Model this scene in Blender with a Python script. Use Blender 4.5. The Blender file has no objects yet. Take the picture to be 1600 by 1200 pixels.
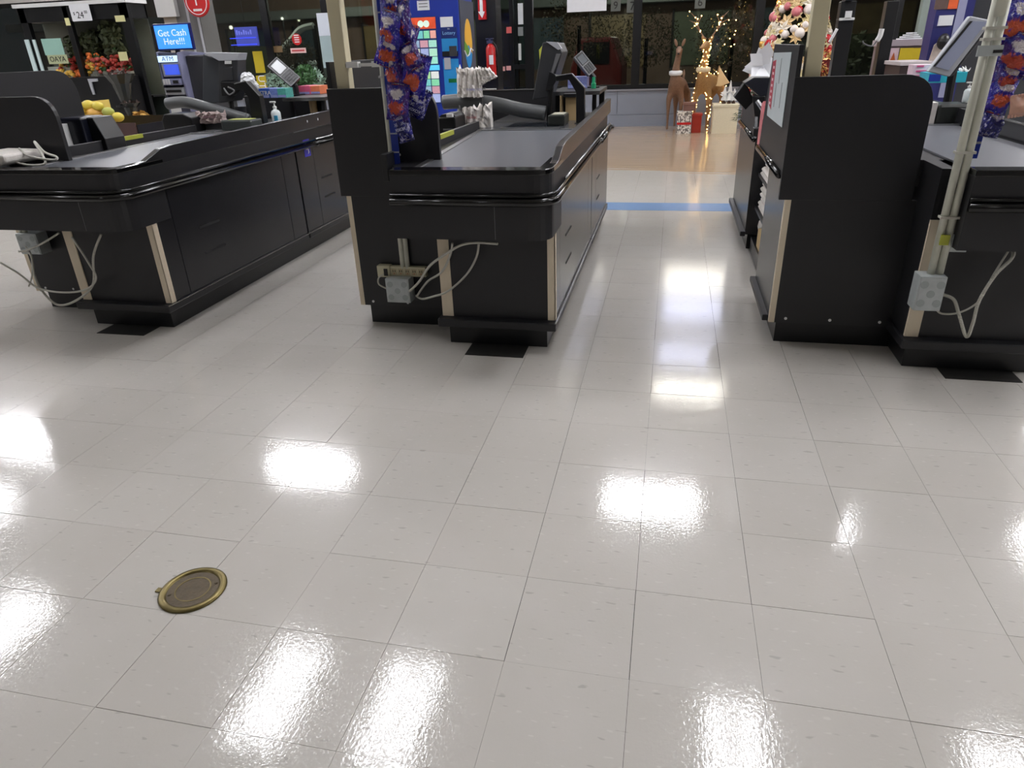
import bpy, bmesh, math, random
from mathutils import Vector, Matrix
random.seed(7)
PI = math.pi
sc = bpy.context.scene
COL = sc.collection
# ------------------------------------------------------------------ camera
CAMP = Vector((1.2343, -0.8833, 1.3569)); FPX = 1077.8
YAW, PIT, ROL = math.radians(-13.003), math.radians(25.968), math.radians(-2.082)
fw = Vector((math.sin(YAW)*math.cos(PIT), math.cos(YAW)*math.cos(PIT), -math.sin(PIT)))
r0 = Vector((math.cos(YAW), -math.sin(YAW), 0)); u0 = r0.cross(fw)
rt = r0*math.cos(ROL)+u0*math.sin(ROL); up = u0*math.cos(ROL)-r0*math.sin(ROL)
cd = bpy.data.cameras.new('camera'); cam = bpy.data.objects.new('camera', cd); COL.objects.link(cam)
cd.sensor_width = 36; cd.lens = 36*FPX/1600; cd.clip_start = .05; cd.clip_end = 200
m = Matrix((rt, up, -fw)).transposed().to_4x4(); m.translation = CAMP; cam.matrix_world = m
sc.camera = cam
sc.view_settings.view_transform = 'Standard'; sc.view_settings.look = 'None'
sc.view_settings.exposure = 0.0; sc.view_settings.gamma = 1; sc.view_settings.use_curve_mapping = False
try:
    sc.cycles.use_denoising = True; sc.cycles.max_bounces = 7; sc.cycles.caustics_reflective = False; sc.cycles.caustics_refractive = False
    sc.cycles.sample_clamp_indirect = 6
except Exception: pass
# ------------------------------------------------------------------ world: night outside the shop windows
w = bpy.data.worlds.new('night'); sc.world = w; w.use_nodes = True
w.node_tree.nodes['Background'].inputs[0].default_value = (.012, .015, .017, 1)
w.node_tree.nodes['Background'].inputs[1].default_value = 1.0
LAMP = 47.5      # radiance of the fluorescent tubes

def at(u, v, y):
    """the point of the vertical plane at depth y that the photograph shows at u, v (used as a measuring tool)"""
    d = rt*((u-800)/FPX)+up*((600-v)/FPX)+fw
    return CAMP+d*((y-CAMP.y)/d.y)
def rect(u0_, v0_, u1_, v1_, y):
    um, vm = (u0_+u1_)/2, (v0_+v1_)/2
    return at(u0_, vm, y).x, at(u1_, vm, y).x, at(um, v1_, y).z, at(um, v0_, y).z     # x0,x1,z0,z1

# ------------------------------------------------------------------ materials
def lin(c): c /= 255; return c/12.92 if c <= .04045 else ((c+.055)/1.055)**2.4
def rgb(*c): return (lin(c[0]), lin(c[1]), lin(c[2]), 1)
MC = {}
def mat(name, c, rough=.5, metal=0, var=.08, scale=12, bump=0, bscale=60, emit=0, trans=0, spec=None, coat=0, stretch=None, alpha=None):
    if name in MC: return MC[name]
    mt = bpy.data.materials.new(name); MC[name] = mt; mt.use_nodes = True
    nt = mt.node_tree; N, L = nt.nodes, nt.links; b = N['Principled BSDF']
    b.inputs['Roughness'].default_value = rough; b.inputs['Metallic'].default_value = metal
    if spec is not None: b.inputs['Specular IOR Level'].default_value = spec
    if coat: b.inputs['Coat Weight'].default_value = coat; b.inputs['Coat Roughness'].default_value = .1
    if trans: b.inputs['Transmission Weight'].default_value = trans
    if alpha is not None: b.inputs['Alpha'].default_value = alpha
    c = rgb(*c)
    if var:
        tc = N.new('ShaderNodeTexCoord'); mp = N.new('ShaderNodeMapping'); L.new(tc.outputs['Object'], mp.inputs[0])
        if stretch: mp.inputs['Scale'].default_value = stretch
        nz = N.new('ShaderNodeTexNoise'); nz.inputs['Scale'].default_value = scale; nz.inputs['Detail'].default_value = 4
        L.new(mp.outputs[0], nz.inputs['Vector'])
        mx = N.new('ShaderNodeMix'); mx.data_type = 'RGBA'
        mx.inputs[6].default_value = tuple(x*(1-var) for x in c[:3])+(1,); mx.inputs[7].default_value = tuple(min(1, x*(1+var)) for x in c[:3])+(1,)
        L.new(nz.outputs[0], mx.inputs[0]); L.new(mx.outputs[2], b.inputs['Base Color'])
        if bump:
            n2 = N.new('ShaderNodeTexNoise'); n2.inputs['Scale'].default_value = bscale; L.new(mp.outputs[0], n2.inputs['Vector'])
            bp = N.new('ShaderNodeBump'); bp.inputs['Strength'].default_value = bump; bp.inputs['Distance'].default_value = .01
            L.new(n2.outputs[0], bp.inputs['Height']); L.new(bp.outputs[0], b.inputs['Normal'])
    else: b.inputs['Base Color'].default_value = c
    if emit:
        b.inputs['Emission Color'].default_value = c; b.inputs['Emission Strength'].default_value = emit
    return mt
lam = mat('black_laminate', (31, 31, 34), .42, var=.12, scale=3, bump=.02, bscale=300)
lamside = mat('charcoal_side_laminate', (38, 38, 41), .26, var=.10, scale=3, bump=.015, bscale=200)
lam2 = mat('black_plinth', (20, 21, 24), .3, var=.5, scale=9)
vinyl = mat('glossy_black_bumper', (14, 14, 15), .12, var=.1)
trim_m = mat('silver_edge_trim', (165, 165, 165), .25, 1, var=.05)
chrome = mat('brushed_steel', (190, 190, 192), .28, 1, var=.08, scale=40)
woodedge = mat('raw_wood_edge', (224, 210, 186), .6, var=.10, scale=14, bump=.1, stretch=(3, 3, .4))
belt_m = mat('grey_conveyor_belt', (92, 94, 100), .32, var=.06, scale=25, bump=.05, bscale=500)
dark = mat('black_plastic', (17, 17, 19), .38, var=.15)
dgrey = mat('dark_grey_plastic', (52, 53, 56), .42, var=.08)
mgrey = mat('grey_plastic', (110, 110, 112), .45, var=.06)
lgrey = mat('light_grey_plastic', (176, 178, 184), .4, var=.05)
white = mat('white_plastic', (222, 222, 220), .4, var=.04)
paper = mat('white_paper', (228, 229, 232), .7, var=.04)
cream = mat('cream_painted_post', (212, 203, 170), .5, var=.08, scale=9)
galv = mat('galvanised_conduit', (200, 200, 186), .42, .1, var=.12, scale=30)
galvbox = mat('galvanised_box', (182, 188, 188), .4, .2, var=.2, scale=22, bump=.05)
cable = mat('off_white_cable', (188, 186, 176), .45, var=.08)
beige = mat('beige_power_strip', (196, 190, 160), .45, var=.06)
foam = mat('grey_foam_tube', (86, 88, 89), .42, var=.12, scale=8, bump=.05, bscale=80)
bagw = mat('white_bag_plastic', (226, 220, 214), .35, var=.12, scale=10, bump=.5, bscale=30)
blue = mat('deep_blue_panel', (28, 52, 150), .35, var=.08)
sky = mat('bright_blue_panel', (40, 140, 205), .4, var=.12, scale=5)
red = mat('bright_red', (190, 28, 30), .35, var=.06)
yel = mat('yellow_tag', (170, 174, 60), .5, var=.08)
card = mat('tan_cardboard', (200, 172, 126), .7, var=.08)
grass = mat('green_leaves', (50, 92, 44), .6, var=.4, scale=30)
gold = mat('gold_glitter', (202, 158, 84), .35, .5, var=.3, scale=60)
black0 = mat('print_black', (22, 22, 22), .6, var=0)
print_white = mat('print_white', (235, 235, 235), .6, var=0)

# ------------------------------------------------------------------ mesh helpers
def wloc(o):
    v = Vector((0, 0, 0))
    while o: v += o.location; o = o.parent
    return v
def tag(o, label=None, cat=None, group=None, kind=None):
    for k, x in (('label', label), ('category', cat), ('group', group), ('kind', kind)):
        if x: o[k] = x
    return o
def thing(name, label, cat, loc=(0, 0, 0), group=None):
    o = bpy.data.objects.new(name, None); o.empty_display_size = .1; COL.objects.link(o); o.location = loc
    return tag(o, label, cat, group)
class MB:
    def __init__(s): s.v = []; s.f = []
    def add(s, vs, fs):
        k = len(s.v); s.v += [Vector(p) for p in vs]; s.f += [tuple(i+k for i in f) for f in fs]; return s
    def box(s, x0, x1, y0, y1, z0, z1):
        if x0 > x1: x0, x1 = x1, x0
        if y0 > y1: y0, y1 = y1, y0
        if z0 > z1: z0, z1 = z1, z0
        return s.add([(x, y, z) for z in (z0, z1) for x, y in ((x0, y0), (x1, y0), (x1, y1), (x0, y1))],
                     [(3, 2, 1, 0), (4, 5, 6, 7), (0, 1, 5, 4), (1, 2, 6, 5), (2, 3, 7, 6), (3, 0, 4, 7)])
    def prism(s, pts, axis, a, b):
        """pts 2d polygon, axis 'x' (pts y,z) 'y' (pts x,z) or 'z' (pts x,y) extruded a..b"""
        def P(p, t): return (t, p[0], p[1]) if axis == 'x' else ((p[0], t, p[1]) if axis == 'y' else (p[0], p[1], t))
        n = len(pts); vs = [P(p, a) for p in pts]+[P(p, b) for p in pts]
        area = sum(pts[i][0]*pts[(i+1) % n][1]-pts[(i+1) % n][0]*pts[i][1] for i in range(n))
        flip = (area > 0) != ((axis == 'y') != (b < a))
        fs = [tuple(range(n))[::-1], tuple(range(n, 2*n))]+[(i, (i+1) % n, n+(i+1) % n, n+i) for i in range(n)]
        if flip: fs = [f[::-1] for f in fs]
        return s.add(vs, fs)
    def tube(s, pts, r, n=8, caps=True):
        pts = [Vector(p) for p in pts]; k = len(pts); rs = r if isinstance(r, (list, tuple)) else [r]*k
        d = (pts[1]-pts[0]).normalized(); a = d.orthogonal().normalized(); vs = []
        for i, p in enumerate(pts):
            t = ((pts[min(i+1, k-1)]-p).normalized()+(p-pts[max(i-1, 0)]).normalized())
            t = t.normalized() if t.length > 1e-6 else d
            a = (a-t*a.dot(t)).normalized(); b = t.cross(a)
            vs += [p+(a*math.cos(2*PI*j/n)+b*math.sin(2*PI*j/n))*rs[i] for j in range(n)]
        fs = [(i*n+j, i*n+(j+1) % n, (i+1)*n+(j+1) % n, (i+1)*n+j) for i in range(k-1) for j in range(n)]
        if caps: fs += [tuple(range(n))[::-1], tuple((k-1)*n+j for j in range(n))]
        return s.add(vs, fs)
    def lathe(s, prof, c, n=20):
        vs = [(c[0]+r*math.cos(2*PI*j/n), c[1]+r*math.sin(2*PI*j/n), c[2]+z) for r, z in prof for j in range(n)]
        fs = [(i*n+j, i*n+(j+1) % n, (i+1)*n+(j+1) % n, (i+1)*n+j) for i in range(len(prof)-1) for j in range(n)]
        fs += [tuple(range(n))[::-1], tuple((len(prof)-1)*n+j for j in range(n))]
        return s.add(vs, fs)
    def ell(s, c, rx, ry, rz, n=10, k=6, jit=0):
        vs = [(c[0], c[1], c[2]-rz)]
        for i in range(1, k):
            a = PI*i/k
            vs += [(c[0]+rx*math.sin(a)*math.cos(2*PI*j/n)*(1+random.uniform(-jit, jit)), c[1]+ry*math.sin(a)*math.sin(2*PI*j/n)*(1+random.uniform(-jit, jit)), c[2]-rz*math.cos(a)*(1+random.uniform(-jit, jit))) for j in range(n)]
        vs.append((c[0], c[1], c[2]+rz)); e = len(vs)-1
        fs = [(0, 1+(j+1) % n, 1+j) for j in range(n)]+[(e, e-n+j, e-n+(j+1) % n) for j in range(n)]
        fs += [(1+i*n+j, 1+i*n+(j+1) % n, 1+(i+1)*n+(j+1) % n, 1+(i+1)*n+j) for i in range(k-2) for j in range(n)]
        return s.add(vs, fs)
    def xf(s, M, start=0):
        for i in range(start, len(s.v)): s.v[i] = M @ s.v[i]
        return s
    def obj(s, name, mt, parent=None, bevel=0, smooth=False, org=None, label=None, kind=None):
        o0 = wloc(parent) if parent else (Vector(org) if org is not None else Vector((0, 0, 0)))
        me = bpy.data.meshes.new(name); me.from_pydata([tuple(v-o0) for v in s.v], [], s.f); me.update()
        me.materials.append(mt)
        if smooth:
            for p in me.polygons: p.use_smooth = True
        o = bpy.data.objects.new(name, me); COL.objects.link(o)
        if parent: o.parent = parent
        else: o.location = o0
        if bevel:
            b = o.modifiers.new('bevel', 'BEVEL'); b.width = bevel; b.segments = 2; b.limit_method = 'ANGLE'
        if label: o['label'] = label
        if kind: o['kind'] = kind
        return o
def B(*a): return MB().box(*a)
def text(name, s, size, loc, parent, mt, rot=(PI/2, 0, 0), ext=.0008, sx=1, align='CENTER', cy='CENTER'):
    cu = bpy.data.curves.new(name, 'FONT'); cu.body = s; cu.size = size; cu.extrude = ext; cu.align_x = align; cu.align_y = cy; cu.resolution_u = 3
    t = bpy.data.objects.new(name, cu); COL.objects.link(t)
    dg = bpy.context.evaluated_depsgraph_get(); me = bpy.data.meshes.new_from_object(t.evaluated_get(dg))
    COL.objects.unlink(t); bpy.data.objects.remove(t)
    me.materials.clear(); me.materials.append(mt)
    o = bpy.data.objects.new(name, me); COL.objects.link(o); o.parent = parent
    o.location = Vector(loc)-wloc(parent); o.rotation_euler = rot; o.scale = (sx, 1, 1)
    return o
def spline(pts, k=8):
    P = [Vector(p) for p in pts]; out = []
    for i in range(len(P)-1):
        a, b, c, d = P[max(i-1, 0)], P[i], P[i+1], P[min(i+2, len(P)-1)]
        for j in range(k):
            t = j/k; out.append(.5*((2*b)+(c-a)*t+(2*a-5*b+4*c-d)*t*t+(3*b-a-3*c+d)*t**3))
    return out+[P[-1]]
def copy_tree(o, parent=None):
    c = o.copy(); COL.objects.link(c); c.parent = parent
    for ch in o.children: copy_tree(ch, c)
    return c

# ------------------------------------------------------------------ floor
T = .3048
def floor_mat():
    mt = bpy.data.materials.new('polished_vinyl_tile'); mt.use_nodes = True; nt = mt.node_tree; N, L = nt.nodes, nt.links
    b = N['Principled BSDF']; geo = N.new('ShaderNodeNewGeometry'); oi = N.new('ShaderNodeObjectInfo')
    def noise(sc_, det=3, vec=None, ro=.5):
        n = N.new('ShaderNodeTexNoise'); n.inputs['Scale'].default_value = sc_; n.inputs['Detail'].default_value = det
        n.inputs['Roughness'].default_value = ro; L.new(vec or geo.outputs['Position'], n.inputs['Vector']); return n.outputs[0]
    def mapr(x, a, b_, c, d):
        r = N.new('ShaderNodeMapRange'); L.new(x, r.inputs[0])
        for i, q in enumerate((a, b_, c, d)): r.inputs[i+1].default_value = q
        return r.outputs[0]
    def mix(f, A, B_, mode='MIX'):
        x = N.new('ShaderNodeMix'); x.data_type = 'RGBA'; x.blend_type = mode
        for s, q in ((0, f), (6, A), (7, B_)):
            if hasattr(q, 'links') or hasattr(q, 'is_linked'): L.new(q, x.inputs[s])
            else: x.inputs[s].default_value = q
        return x.outputs[2]
    c = mix(mapr(noise(1.3, 4), .3, .7, 0, 1), rgb(193, 188, 181), rgb(199, 195, 189))
    c = mix(mapr(noise(7, 5), .35, .7, 0, .5), c, rgb(186, 183, 174))
    # short dark and light flecks, stretched along x as in marbled vinyl tile
    mp = N.new('ShaderNodeMapping'); L.new(geo.outputs['Position'], mp.inputs[0]); mp.inputs['Scale'].default_value = (22, 70, 1)
    c = mix(mapr(noise(1, 1, mp.outputs[0]), .69, .75, 0, .65), c, rgb(128, 122, 114))
    mp2 = N.new('ShaderNodeMapping'); L.new(geo.outputs['Position'], mp2.inputs[0]); mp2.inputs['Scale'].default_value = (30, 80, 1); mp2.inputs['Location'].default_value = (9, 4, 0)
    c = mix(mapr(noise(1, 1, mp2.outputs[0]), .68, .75, 0, .55), c, rgb(222, 219, 212))
    c = mix(.5, c, mix(mapr(oi.outputs['Random'], 0, 1, 0, 1), rgb(192, 187, 180), rgb(198, 194, 188)))
    L.new(c, b.inputs['Base Color'])
    mpr = N.new('ShaderNodeMapping'); L.new(geo.outputs['Position'], mpr.inputs[0]); mpr.inputs['Scale'].default_value = (230, 120, 1); mpr.inputs['Rotation'].default_value = (0, 0, .35)
    L.new(mapr(noise(1, 2, mpr.outputs[0]), .50, .58, .035, .20), b.inputs['Roughness'])
    b.inputs['Specular IOR Level'].default_value = .55
    h1 = noise(110, 2); h2 = noise(9, 2)
    mp3 = N.new('ShaderNodeMapping'); L.new(geo.outputs['Position'], mp3.inputs[0]); mp3.inputs['Scale'].default_value = (150, 35, 1)
    h3 = noise(1, 2, mp3.outputs[0])
    ad = N.new('ShaderNodeMath'); ad.operation = 'MULTIPLY_ADD'; L.new(h2, ad.inputs[0]); ad.inputs[1].default_value = 1.6; L.new(h1, ad.inputs[2])
    ad2 = N.new('ShaderNodeMath'); ad2.operation = 'MULTIPLY_ADD'; L.new(h3, ad2.inputs[0]); ad2.inputs[1].default_value = .6; L.new(ad.outputs[0], ad2.inputs[2])
    bp = N.new('ShaderNodeBump'); bp.inputs['Strength'].default_value = 1; bp.inputs['Distance'].default_value = .00019
    L.new(ad2.outputs[0], bp.inputs['Height']); L.new(bp.outputs[0], b.inputs['Normal'])
    return mt
ftile = floor_mat()
grout = mat('dark_tile_joint', (38, 35, 31), .8, var=.1)
X0, X1, Y0, Y1 = -14.0, 13.0, -9.0, 12.6
floor = B(X0-.2, X1+.2, Y0-.2, Y1+.2, -.12, -.003).obj('floor', grout); tag(floor, kind='structure')
def px(p):
    d = Vector(p)-CAMP; z = d.dot(fw)
    return (800+FPX*d.dot(rt)/z, 600-FPX*d.dot(up)/z) if z > .1 else None
cells = []; GX0, GX1, GY0, GY1 = -30, 30, -10, 25
for i in range(GX0, GX1):
    for j in range(GY0, GY1):
        c = px(((i+.5)*T, (j+.5)*T, 0)); vis = c is not None and -90 < c[0] < 1690 and 150 < c[1] < 1310
        dist = (Vector(((i+.5)*T, (j+.5)*T, 0))-CAMP).length
        hid = (-.3 < (i+.5)*T < .7 and 2.5 < (j+.5)*T < 5) or (-2.4 < (i+.5)*T < -1.45 and 2.5 < (j+.5)*T < 5) or ((i+.5)*T > 1.85 and (j+.5)*T > 2.7)
        cells.append((0 if (vis and not hid) else 1, dist, i, j))
cells.sort()
gap = lambda: random.choice((.0003, .0007, .0011, .0015))*.62
rest = MB()
for n, (hidden, dist, i, j) in enumerate(cells):
    a = (i*T+gap(), (i+1)*T-gap(), j*T+gap(), (j+1)*T-gap())
    if n < 300 and not hidden:
        cx, cy = (i+.5)*T, (j+.5)*T
        o = B(a[0]-cx, a[1]-cx, a[2]-cy, a[3]-cy, -.003, 0).obj('floor_tile', ftile); o.parent = floor; o.location = (cx, cy, 0)
        o.rotation_euler = (random.gauss(0, .0006), random.gauss(0, .0006), 0)
    else: rest.box(*a, -.003, 0)
rest.obj('far_floor_tiles', ftile, floor, kind='stuff')
brd = MB()
gx0, gx1, gy0, gy1 = GX0*T, GX1*T, GY0*T, GY1*T
brd.box(X0, gx0, Y0, Y1, -.003, 0).box(gx1, X1, Y0, Y1, -.003, 0).box(gx0, gx1, Y0, gy0, -.003, 0).box(gx0, gx1, gy1, Y1, -.003, 0)
brd.obj('outer_floor_tiles', ftile, floor, kind='stuff')
B(-8, 9, 5.50, 5.83, 0, .0022).obj('blue_threshold_strip', mat('blue_floor_stripe', (128, 158, 200), .16, var=.05), floor)
fw_m = mat('brown_wood_look_floor', (184, 162, 138), .13, var=.2, scale=3, stretch=(.5, 9, 1), bump=.02, bscale=9)
pl = MB(); random.seed(3)
yy = 7.35
edge = lambda x: 7.92-.26*(min(max(x, -3), 5)-.3)+.03*math.sin(x*2)
row = 0
while yy < 12.58:
    x = -13.9-random.random()
    while x < 12.9:
        xb = min(x+1.2, 12.9)
        xa = max(x, -13.9)+.001; hi = min(yy+.148, 12.58)
        la, lb_ = (max(yy, edge(xa)), max(yy, edge(xb))) if xa < 6 and xb > -4 else (yy, yy)
        if min(la, lb_) < hi-.004 and xb-xa > .02: pl.prism([(xa, min(la, hi-.003)), (xb-.001, min(lb_, hi-.003)), (xb-.001, hi), (xa, hi)], 'z', 0, .003)
        x += 1.2
    yy += .15; row += 1
pl.obj('wood_look_planks', fw_m, floor, kind='stuff')
# manhole / floor clean-out
brass = mat('worn_brass', (112, 100, 62), .33, .8, var=.5, scale=25, bump=.1)
brass2 = mat('dirty_dark_brass', (74, 62, 42), .5, .4, var=.4, scale=40, bump=.25)
mc = (-.013, .392); mh = thing('floor_cleanout_cover', 'round tarnished brass clean-out cover set in the grey tile floor', 'drain cover', (mc[0], mc[1], 0))
s_ = MB().lathe([(.066, 0), (.092, 0), (.0925, .003), (.088, .0065), (.078, .007), (.071, .004), (.070, .001)], (mc[0], mc[1], 0), 40)
s_.obj('rim', brass, mh, smooth=True)
MB().lathe([(.072, .0005), (.072, .003), (.055, .0034)], (mc[0], mc[1], 0), 40).obj('lid', brass2, mh, label='dark dirty lid')
MB().lathe([(.047, .002), (.0495, .0042), (.046, .0042), (.045, .002)], (mc[0], mc[1], 0), 36).obj('raised_ring', brass, mh)
for a in (.6, 3.7): MB().lathe([(.005, .002), (.005, .005), (.002, .0055)], (mc[0]+.062*math.cos(a), mc[1]+.062*math.sin(a), 0), 8).obj('screw', brass2, mh)
MB().box(mc[0]-.103, mc[0]-.088, mc[1]-.028, mc[1]-.012, 0, .004).obj('rim_tab', brass, mh)

# ------------------------------------------------------------------ shell: ceiling, walls
HC = 4.3
wallp = mat('painted_wall_grey', (150, 148, 144), .6, var=.04)
tag(B(X0, X1, Y0, Y1+.3, HC+.06, HC+.2).obj('ceiling', mat('white_ceiling', (206, 205, 200), .8, var=.03)), kind='structure')
tag(B(X0-.2, X0, Y0, Y1, -.003, HC+.06).obj('wall_left', wallp), kind='structure')
tag(B(X1, X1+.2, Y0, Y1, -.003, HC+.06).obj('wall_right', wallp), kind='structure')
tag(B(X0, X1, Y0-.2, Y0, -.003, HC+.06).obj('wall_back', mat('shelving_backdrop_grey', (96, 92, 88), .7, var=.2, scale=2)), kind='structure')
# ceiling troffers: centre x, y, along which axis
tube_m = mat('fluorescent_tube_glow', (250, 250, 255), .5, var=0, emit=LAMP*.78)
tubex_m = mat('bright_fluorescent_glow', (250, 250, 255), .5, var=0, emit=LAMP*1.4)
tubed_m = mat('ageing_fluorescent_glow', (255, 252, 240), .5, var=0, emit=LAMP*.95)
tubec_m = mat('cool_fluorescent_glow', (216, 222, 255), .5, var=0, emit=LAMP*.42)
FX = [(1.27, 7.06, 'x'), (-3.79, 7.12, 'x'), (-9.0, 7.2, 'x'), (6.4, 7.0, 'x'), (1.83, 10.62, 'xd'), (-3.4, 10.8, 'x'), (-8.6, 10.8, 'x'), (6.9, 10.8, 'x'),
      (1.86, 12.2, 'xc'), (-2.2, 3.29, 'y'), (-.93, 3.25, 'y'), (2.14, 3.35, 'y'), (4.35, 3.35, 'y'), (-5.75, 3.4, 'y'), (6.7, 3.4, 'y'), (-8.6, 3.4, 'y'),
      (3.69, 7.0, 'y1')]
FX += [(-7.4, .6, 'y'), (5.0, .6, 'y'), (-4.3, -4.0, 'y'), (8.1, -4.0, 'y'), (6.8, 5.1, 'y'), (8.8, 5.1, 'y'), (-8.0, 5.2, 'y')]  # unseen fittings added as fill, placed clear of the mirrored floor area
FX += [(9.5, 3.4, 'y'), (-11.6, 3.4, 'y'), (10.4, 7, 'x')]  # more unseen fittings added at the sides as fill
def troffer(kind, cx, cy):
    long = .61 if kind != 'y1' else .3
    hx, hy = (long, .29) if kind[0] == 'x' else (.29, long)
    if kind == 'y1': hx = .12
    t = thing('ceiling_light', 'x', 'ceiling light', (cx, cy, HC))
    B(cx-hx, cx+hx, cy-hy, cy+hy, HC, HC+.06).obj('housing', white, t)
    for s in ((0,) if kind in ('y1', 'xd', 'xc') else (-1, 1)):
        if kind[0] == 'x': b = B(cx-hx+.02, cx+hx-.02, cy+s*.15-.075, cy+s*.15+.075, HC-.03, HC)
        else: b = B(cx+s*.15-.07, cx+s*.15+.07, cy-hy+.02, cy+hy-.02, HC-.03, HC)
        b.obj('tube_lens', {'xc': tubec_m, 'x': tubex_m, 'xd': tubed_m}.get(kind, tube_m), t)
    return t
proto = {}
for (x, y, k) in FX:
    if k not in proto: proto[k] = o = troffer(k, x, y)
    else: o = copy_tree(proto[k]); o.location = (x, y, HC)
    o['label'] = 'fluorescent ceiling light fitting outside the view, mirrored in the floor or added unseen as fill'; o['group'] = 'ceiling lights over the shop floor'

# ------------------------------------------------------------------ checkout lanes
def rounded(pts_xy, corner, r, k=6):
    """polygon with one rounded corner (index)"""
    n = len(pts_xy); out = []
    for i, p in enumerate(pts_xy):
        if i != corner: out.append(p); continue
        a = Vector(pts_xy[i-1]).to_2d()-Vector(p).to_2d(); b = Vector(pts_xy[(i+1) % n]).to_2d()-Vector(p).to_2d(); a.normalize(); b.normalize()
        for j in range(k+1):
            t = j/k; q = Vector(p).to_2d()+a*r*(1-t)**2+b*r*t**2; out.append((q.x, q.y))
    return out
def lane(ox, label, left=.03, right_detail=True, sticker=False, rail=True):
    t = thing('checkout_counter', label, 'checkout', (ox+.3, 3.6, 0))
    O = lambda pts: [(p[0]+ox, p[1]) for p in pts]
    bb = lambda x0, x1, *a: B(x0+ox, x1+ox, *a)
    # plinths
    bb(.19, .695, 2.27, 5.05, 0, .112).obj('plinth', lam2, t, bevel=.002)
    bb(-.336, .19, 2.50, 3.16, 0, .112).obj('plinth', lam2, t)
    # body
    bb(.167, .728, 2.255, 3.845, .112, .62).obj('body', lam, t)
    bb(.167, .728, 2.30, 3.845, .62, .855).obj('upper_body', lam, t)
    bb(.10, .728, 3.865, 5.05, .112, .86).obj('rear_body', lam, t)
    bb(.150, .748, 2.205, 3.845, .108, .150).obj('bottom_ledge', lam, t, bevel=.006)
    bb(.150, .748, 3.868, 5.06, .108, .150).obj('bottom_ledge', lam, t, bevel=.006)
    bb(.744, .750, 2.21, 5.05, .146, .150).obj('ledge_trim', trim_m, t)
    # side panels with joints
    ys = [2.256, 2.425, 3.64, 3.846]; 
    for a, b_ in ((2.256, 2.422), (2.426, 3.648), (3.652, 3.846), (3.868, 4.118), (4.122, 5.05)):
        bb(.728, .737, a, b_, .152, .745).obj('side_panel', lamside, t, bevel=.001)
    for y0_, z0_ in ((2.625, .474), (2.632, .325), (4.20, .49), (4.21, .345)):
        bb(.7365, .7385, y0_, y0_+.2*(1 if y0_ < 3 else .9), z0_, z0_+.013).obj('finger_slot', black0, t)
    # raw wooden corner strips
    bb(.166, .222, 2.249, 2.262, .152, .60 if rail else .665).obj('wood_edge', woodedge, t)
    bb(.703, .741, 2.249, 2.262, .152, .615).obj('wood_edge', woodedge, t)
    bb(.7365, .7405, 2.249, 2.288, .152, .615).obj('wood_edge', woodedge, t)
    # conveyor apron
    L0 = left
    base = [(L0, 2.07), (.748, 2.07), (.748, 3.86), (-.02, 3.86), (min(L0, -.06), 2.36)] if rail else [(L0, 2.07), (.748, 2.07), (.748, 3.86), (.148, 3.86), (.148, 2.49), (L0, 2.488)]
    ap = rounded(base, 1, .10)
    front = rounded([(L0, 2.07), (.748, 2.07), (.748, 2.40), (min(L0, .13) if rail else L0, 2.40)], 1, .10)
    MB().prism(O(front), 'z', .588, .757).obj('lower_apron', lam, t)
    MB().prism(O(ap), 'z', .757, .868).obj('upper_apron', lam, t)
    if not rail: bb(.1665, .30, 2.256, 2.489, .60, .868).obj('apron_filler', lam, t)
    bb(.5, .502, 2.0685, 2.0715, .592, .75).obj('apron_joint', mgrey, t)
    # top frame and belt
    MB().prism(O(rounded([(L0, 2.065), (.752, 2.065), (.752, 2.44), (.69, 2.44), (.69, 2.155), (L0, 2.155)], 1, .10)), 'z', .868, .892).obj('front_rim', vinyl, t, bevel=.004)
    pts = [(2.25, .868), (5.06, .868), (5.06, .972), (2.55, .950), (2.44, .940), (2.31, .897), (2.25, .892)]
    MB().prism(pts, 'x', ox+.716, ox+.751).obj('side_wall', lamside, t, bevel=.003)
    bl = [(.13, 2.155), (.69, 2.155), (.69, 3.72), (.03, 3.72)] if rail else [(.25, 2.155), (.69, 2.155), (.69, 3.72), (.25, 3.72)]
    MB().prism(O(bl), 'z', .8685, .878).obj('belt', belt_m, t, bevel=.002)
    if rail: MB().prism(O([(.10, 2.155), (.13, 2.155), (.03, 3.72), (0.0, 3.72)]), 'z', .8685, .882).obj('belt_trim', chrome, t)
    if rail: MB().prism(O([(-.04, 2.3), (.10, 2.155), (0.0, 3.72), (-.02, 3.8)]), 'z', .862, .872).obj('side_deck', dark, t)
    bb(.0, .70, 3.722, 3.75, .8685, .884).obj('end_trim', chrome, t)
    if rail:
        MB().prism(O([(-.10, 2.31), (-.07, 2.31), (-.02, 3.86), (-.05, 3.86)]), 'z', .80, .925).obj('left_rail', lam, t, bevel=.003)
        MB().prism(O([(-.075, 2.33), (-.068, 2.33), (-.018, 3.85), (-.025, 3.85)]), 'z', .925, .9285).obj('rail_trim', chrome, t)
        MB().prism(O([(-.0515, 3.05), (-.035, 3.05), (-.030, 3.30), (-.046, 3.30)]), 'z', .905, .929).obj('warning_tag', yel, t, label='yellow-green tag on the rail')
    # scanner deck
    bb(-.05, .70, 3.75, 4.35, .855, .876).obj('scanner_deck', mat('scanner_deck_steel', (120, 122, 126), .25, .7, var=.1), t)
    bb(.15, .50, 3.86, 4.2, .876, .880).obj('scanner_glass', mat('scanner_glass', (30, 34, 40), .05, var=0), t)
    bb(.13, .52, 3.84, 3.86, .876, .884).obj('scanner_frame', chrome, t)
    bb(-.05, .70, 4.35, 5.05, .855, .872).obj('bagging_deck', dark, t)
    bb(-.30, .42, 5.0, 5.04, .80, 1.05).obj('rear_panel', lam, t, bevel=.003)
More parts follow.
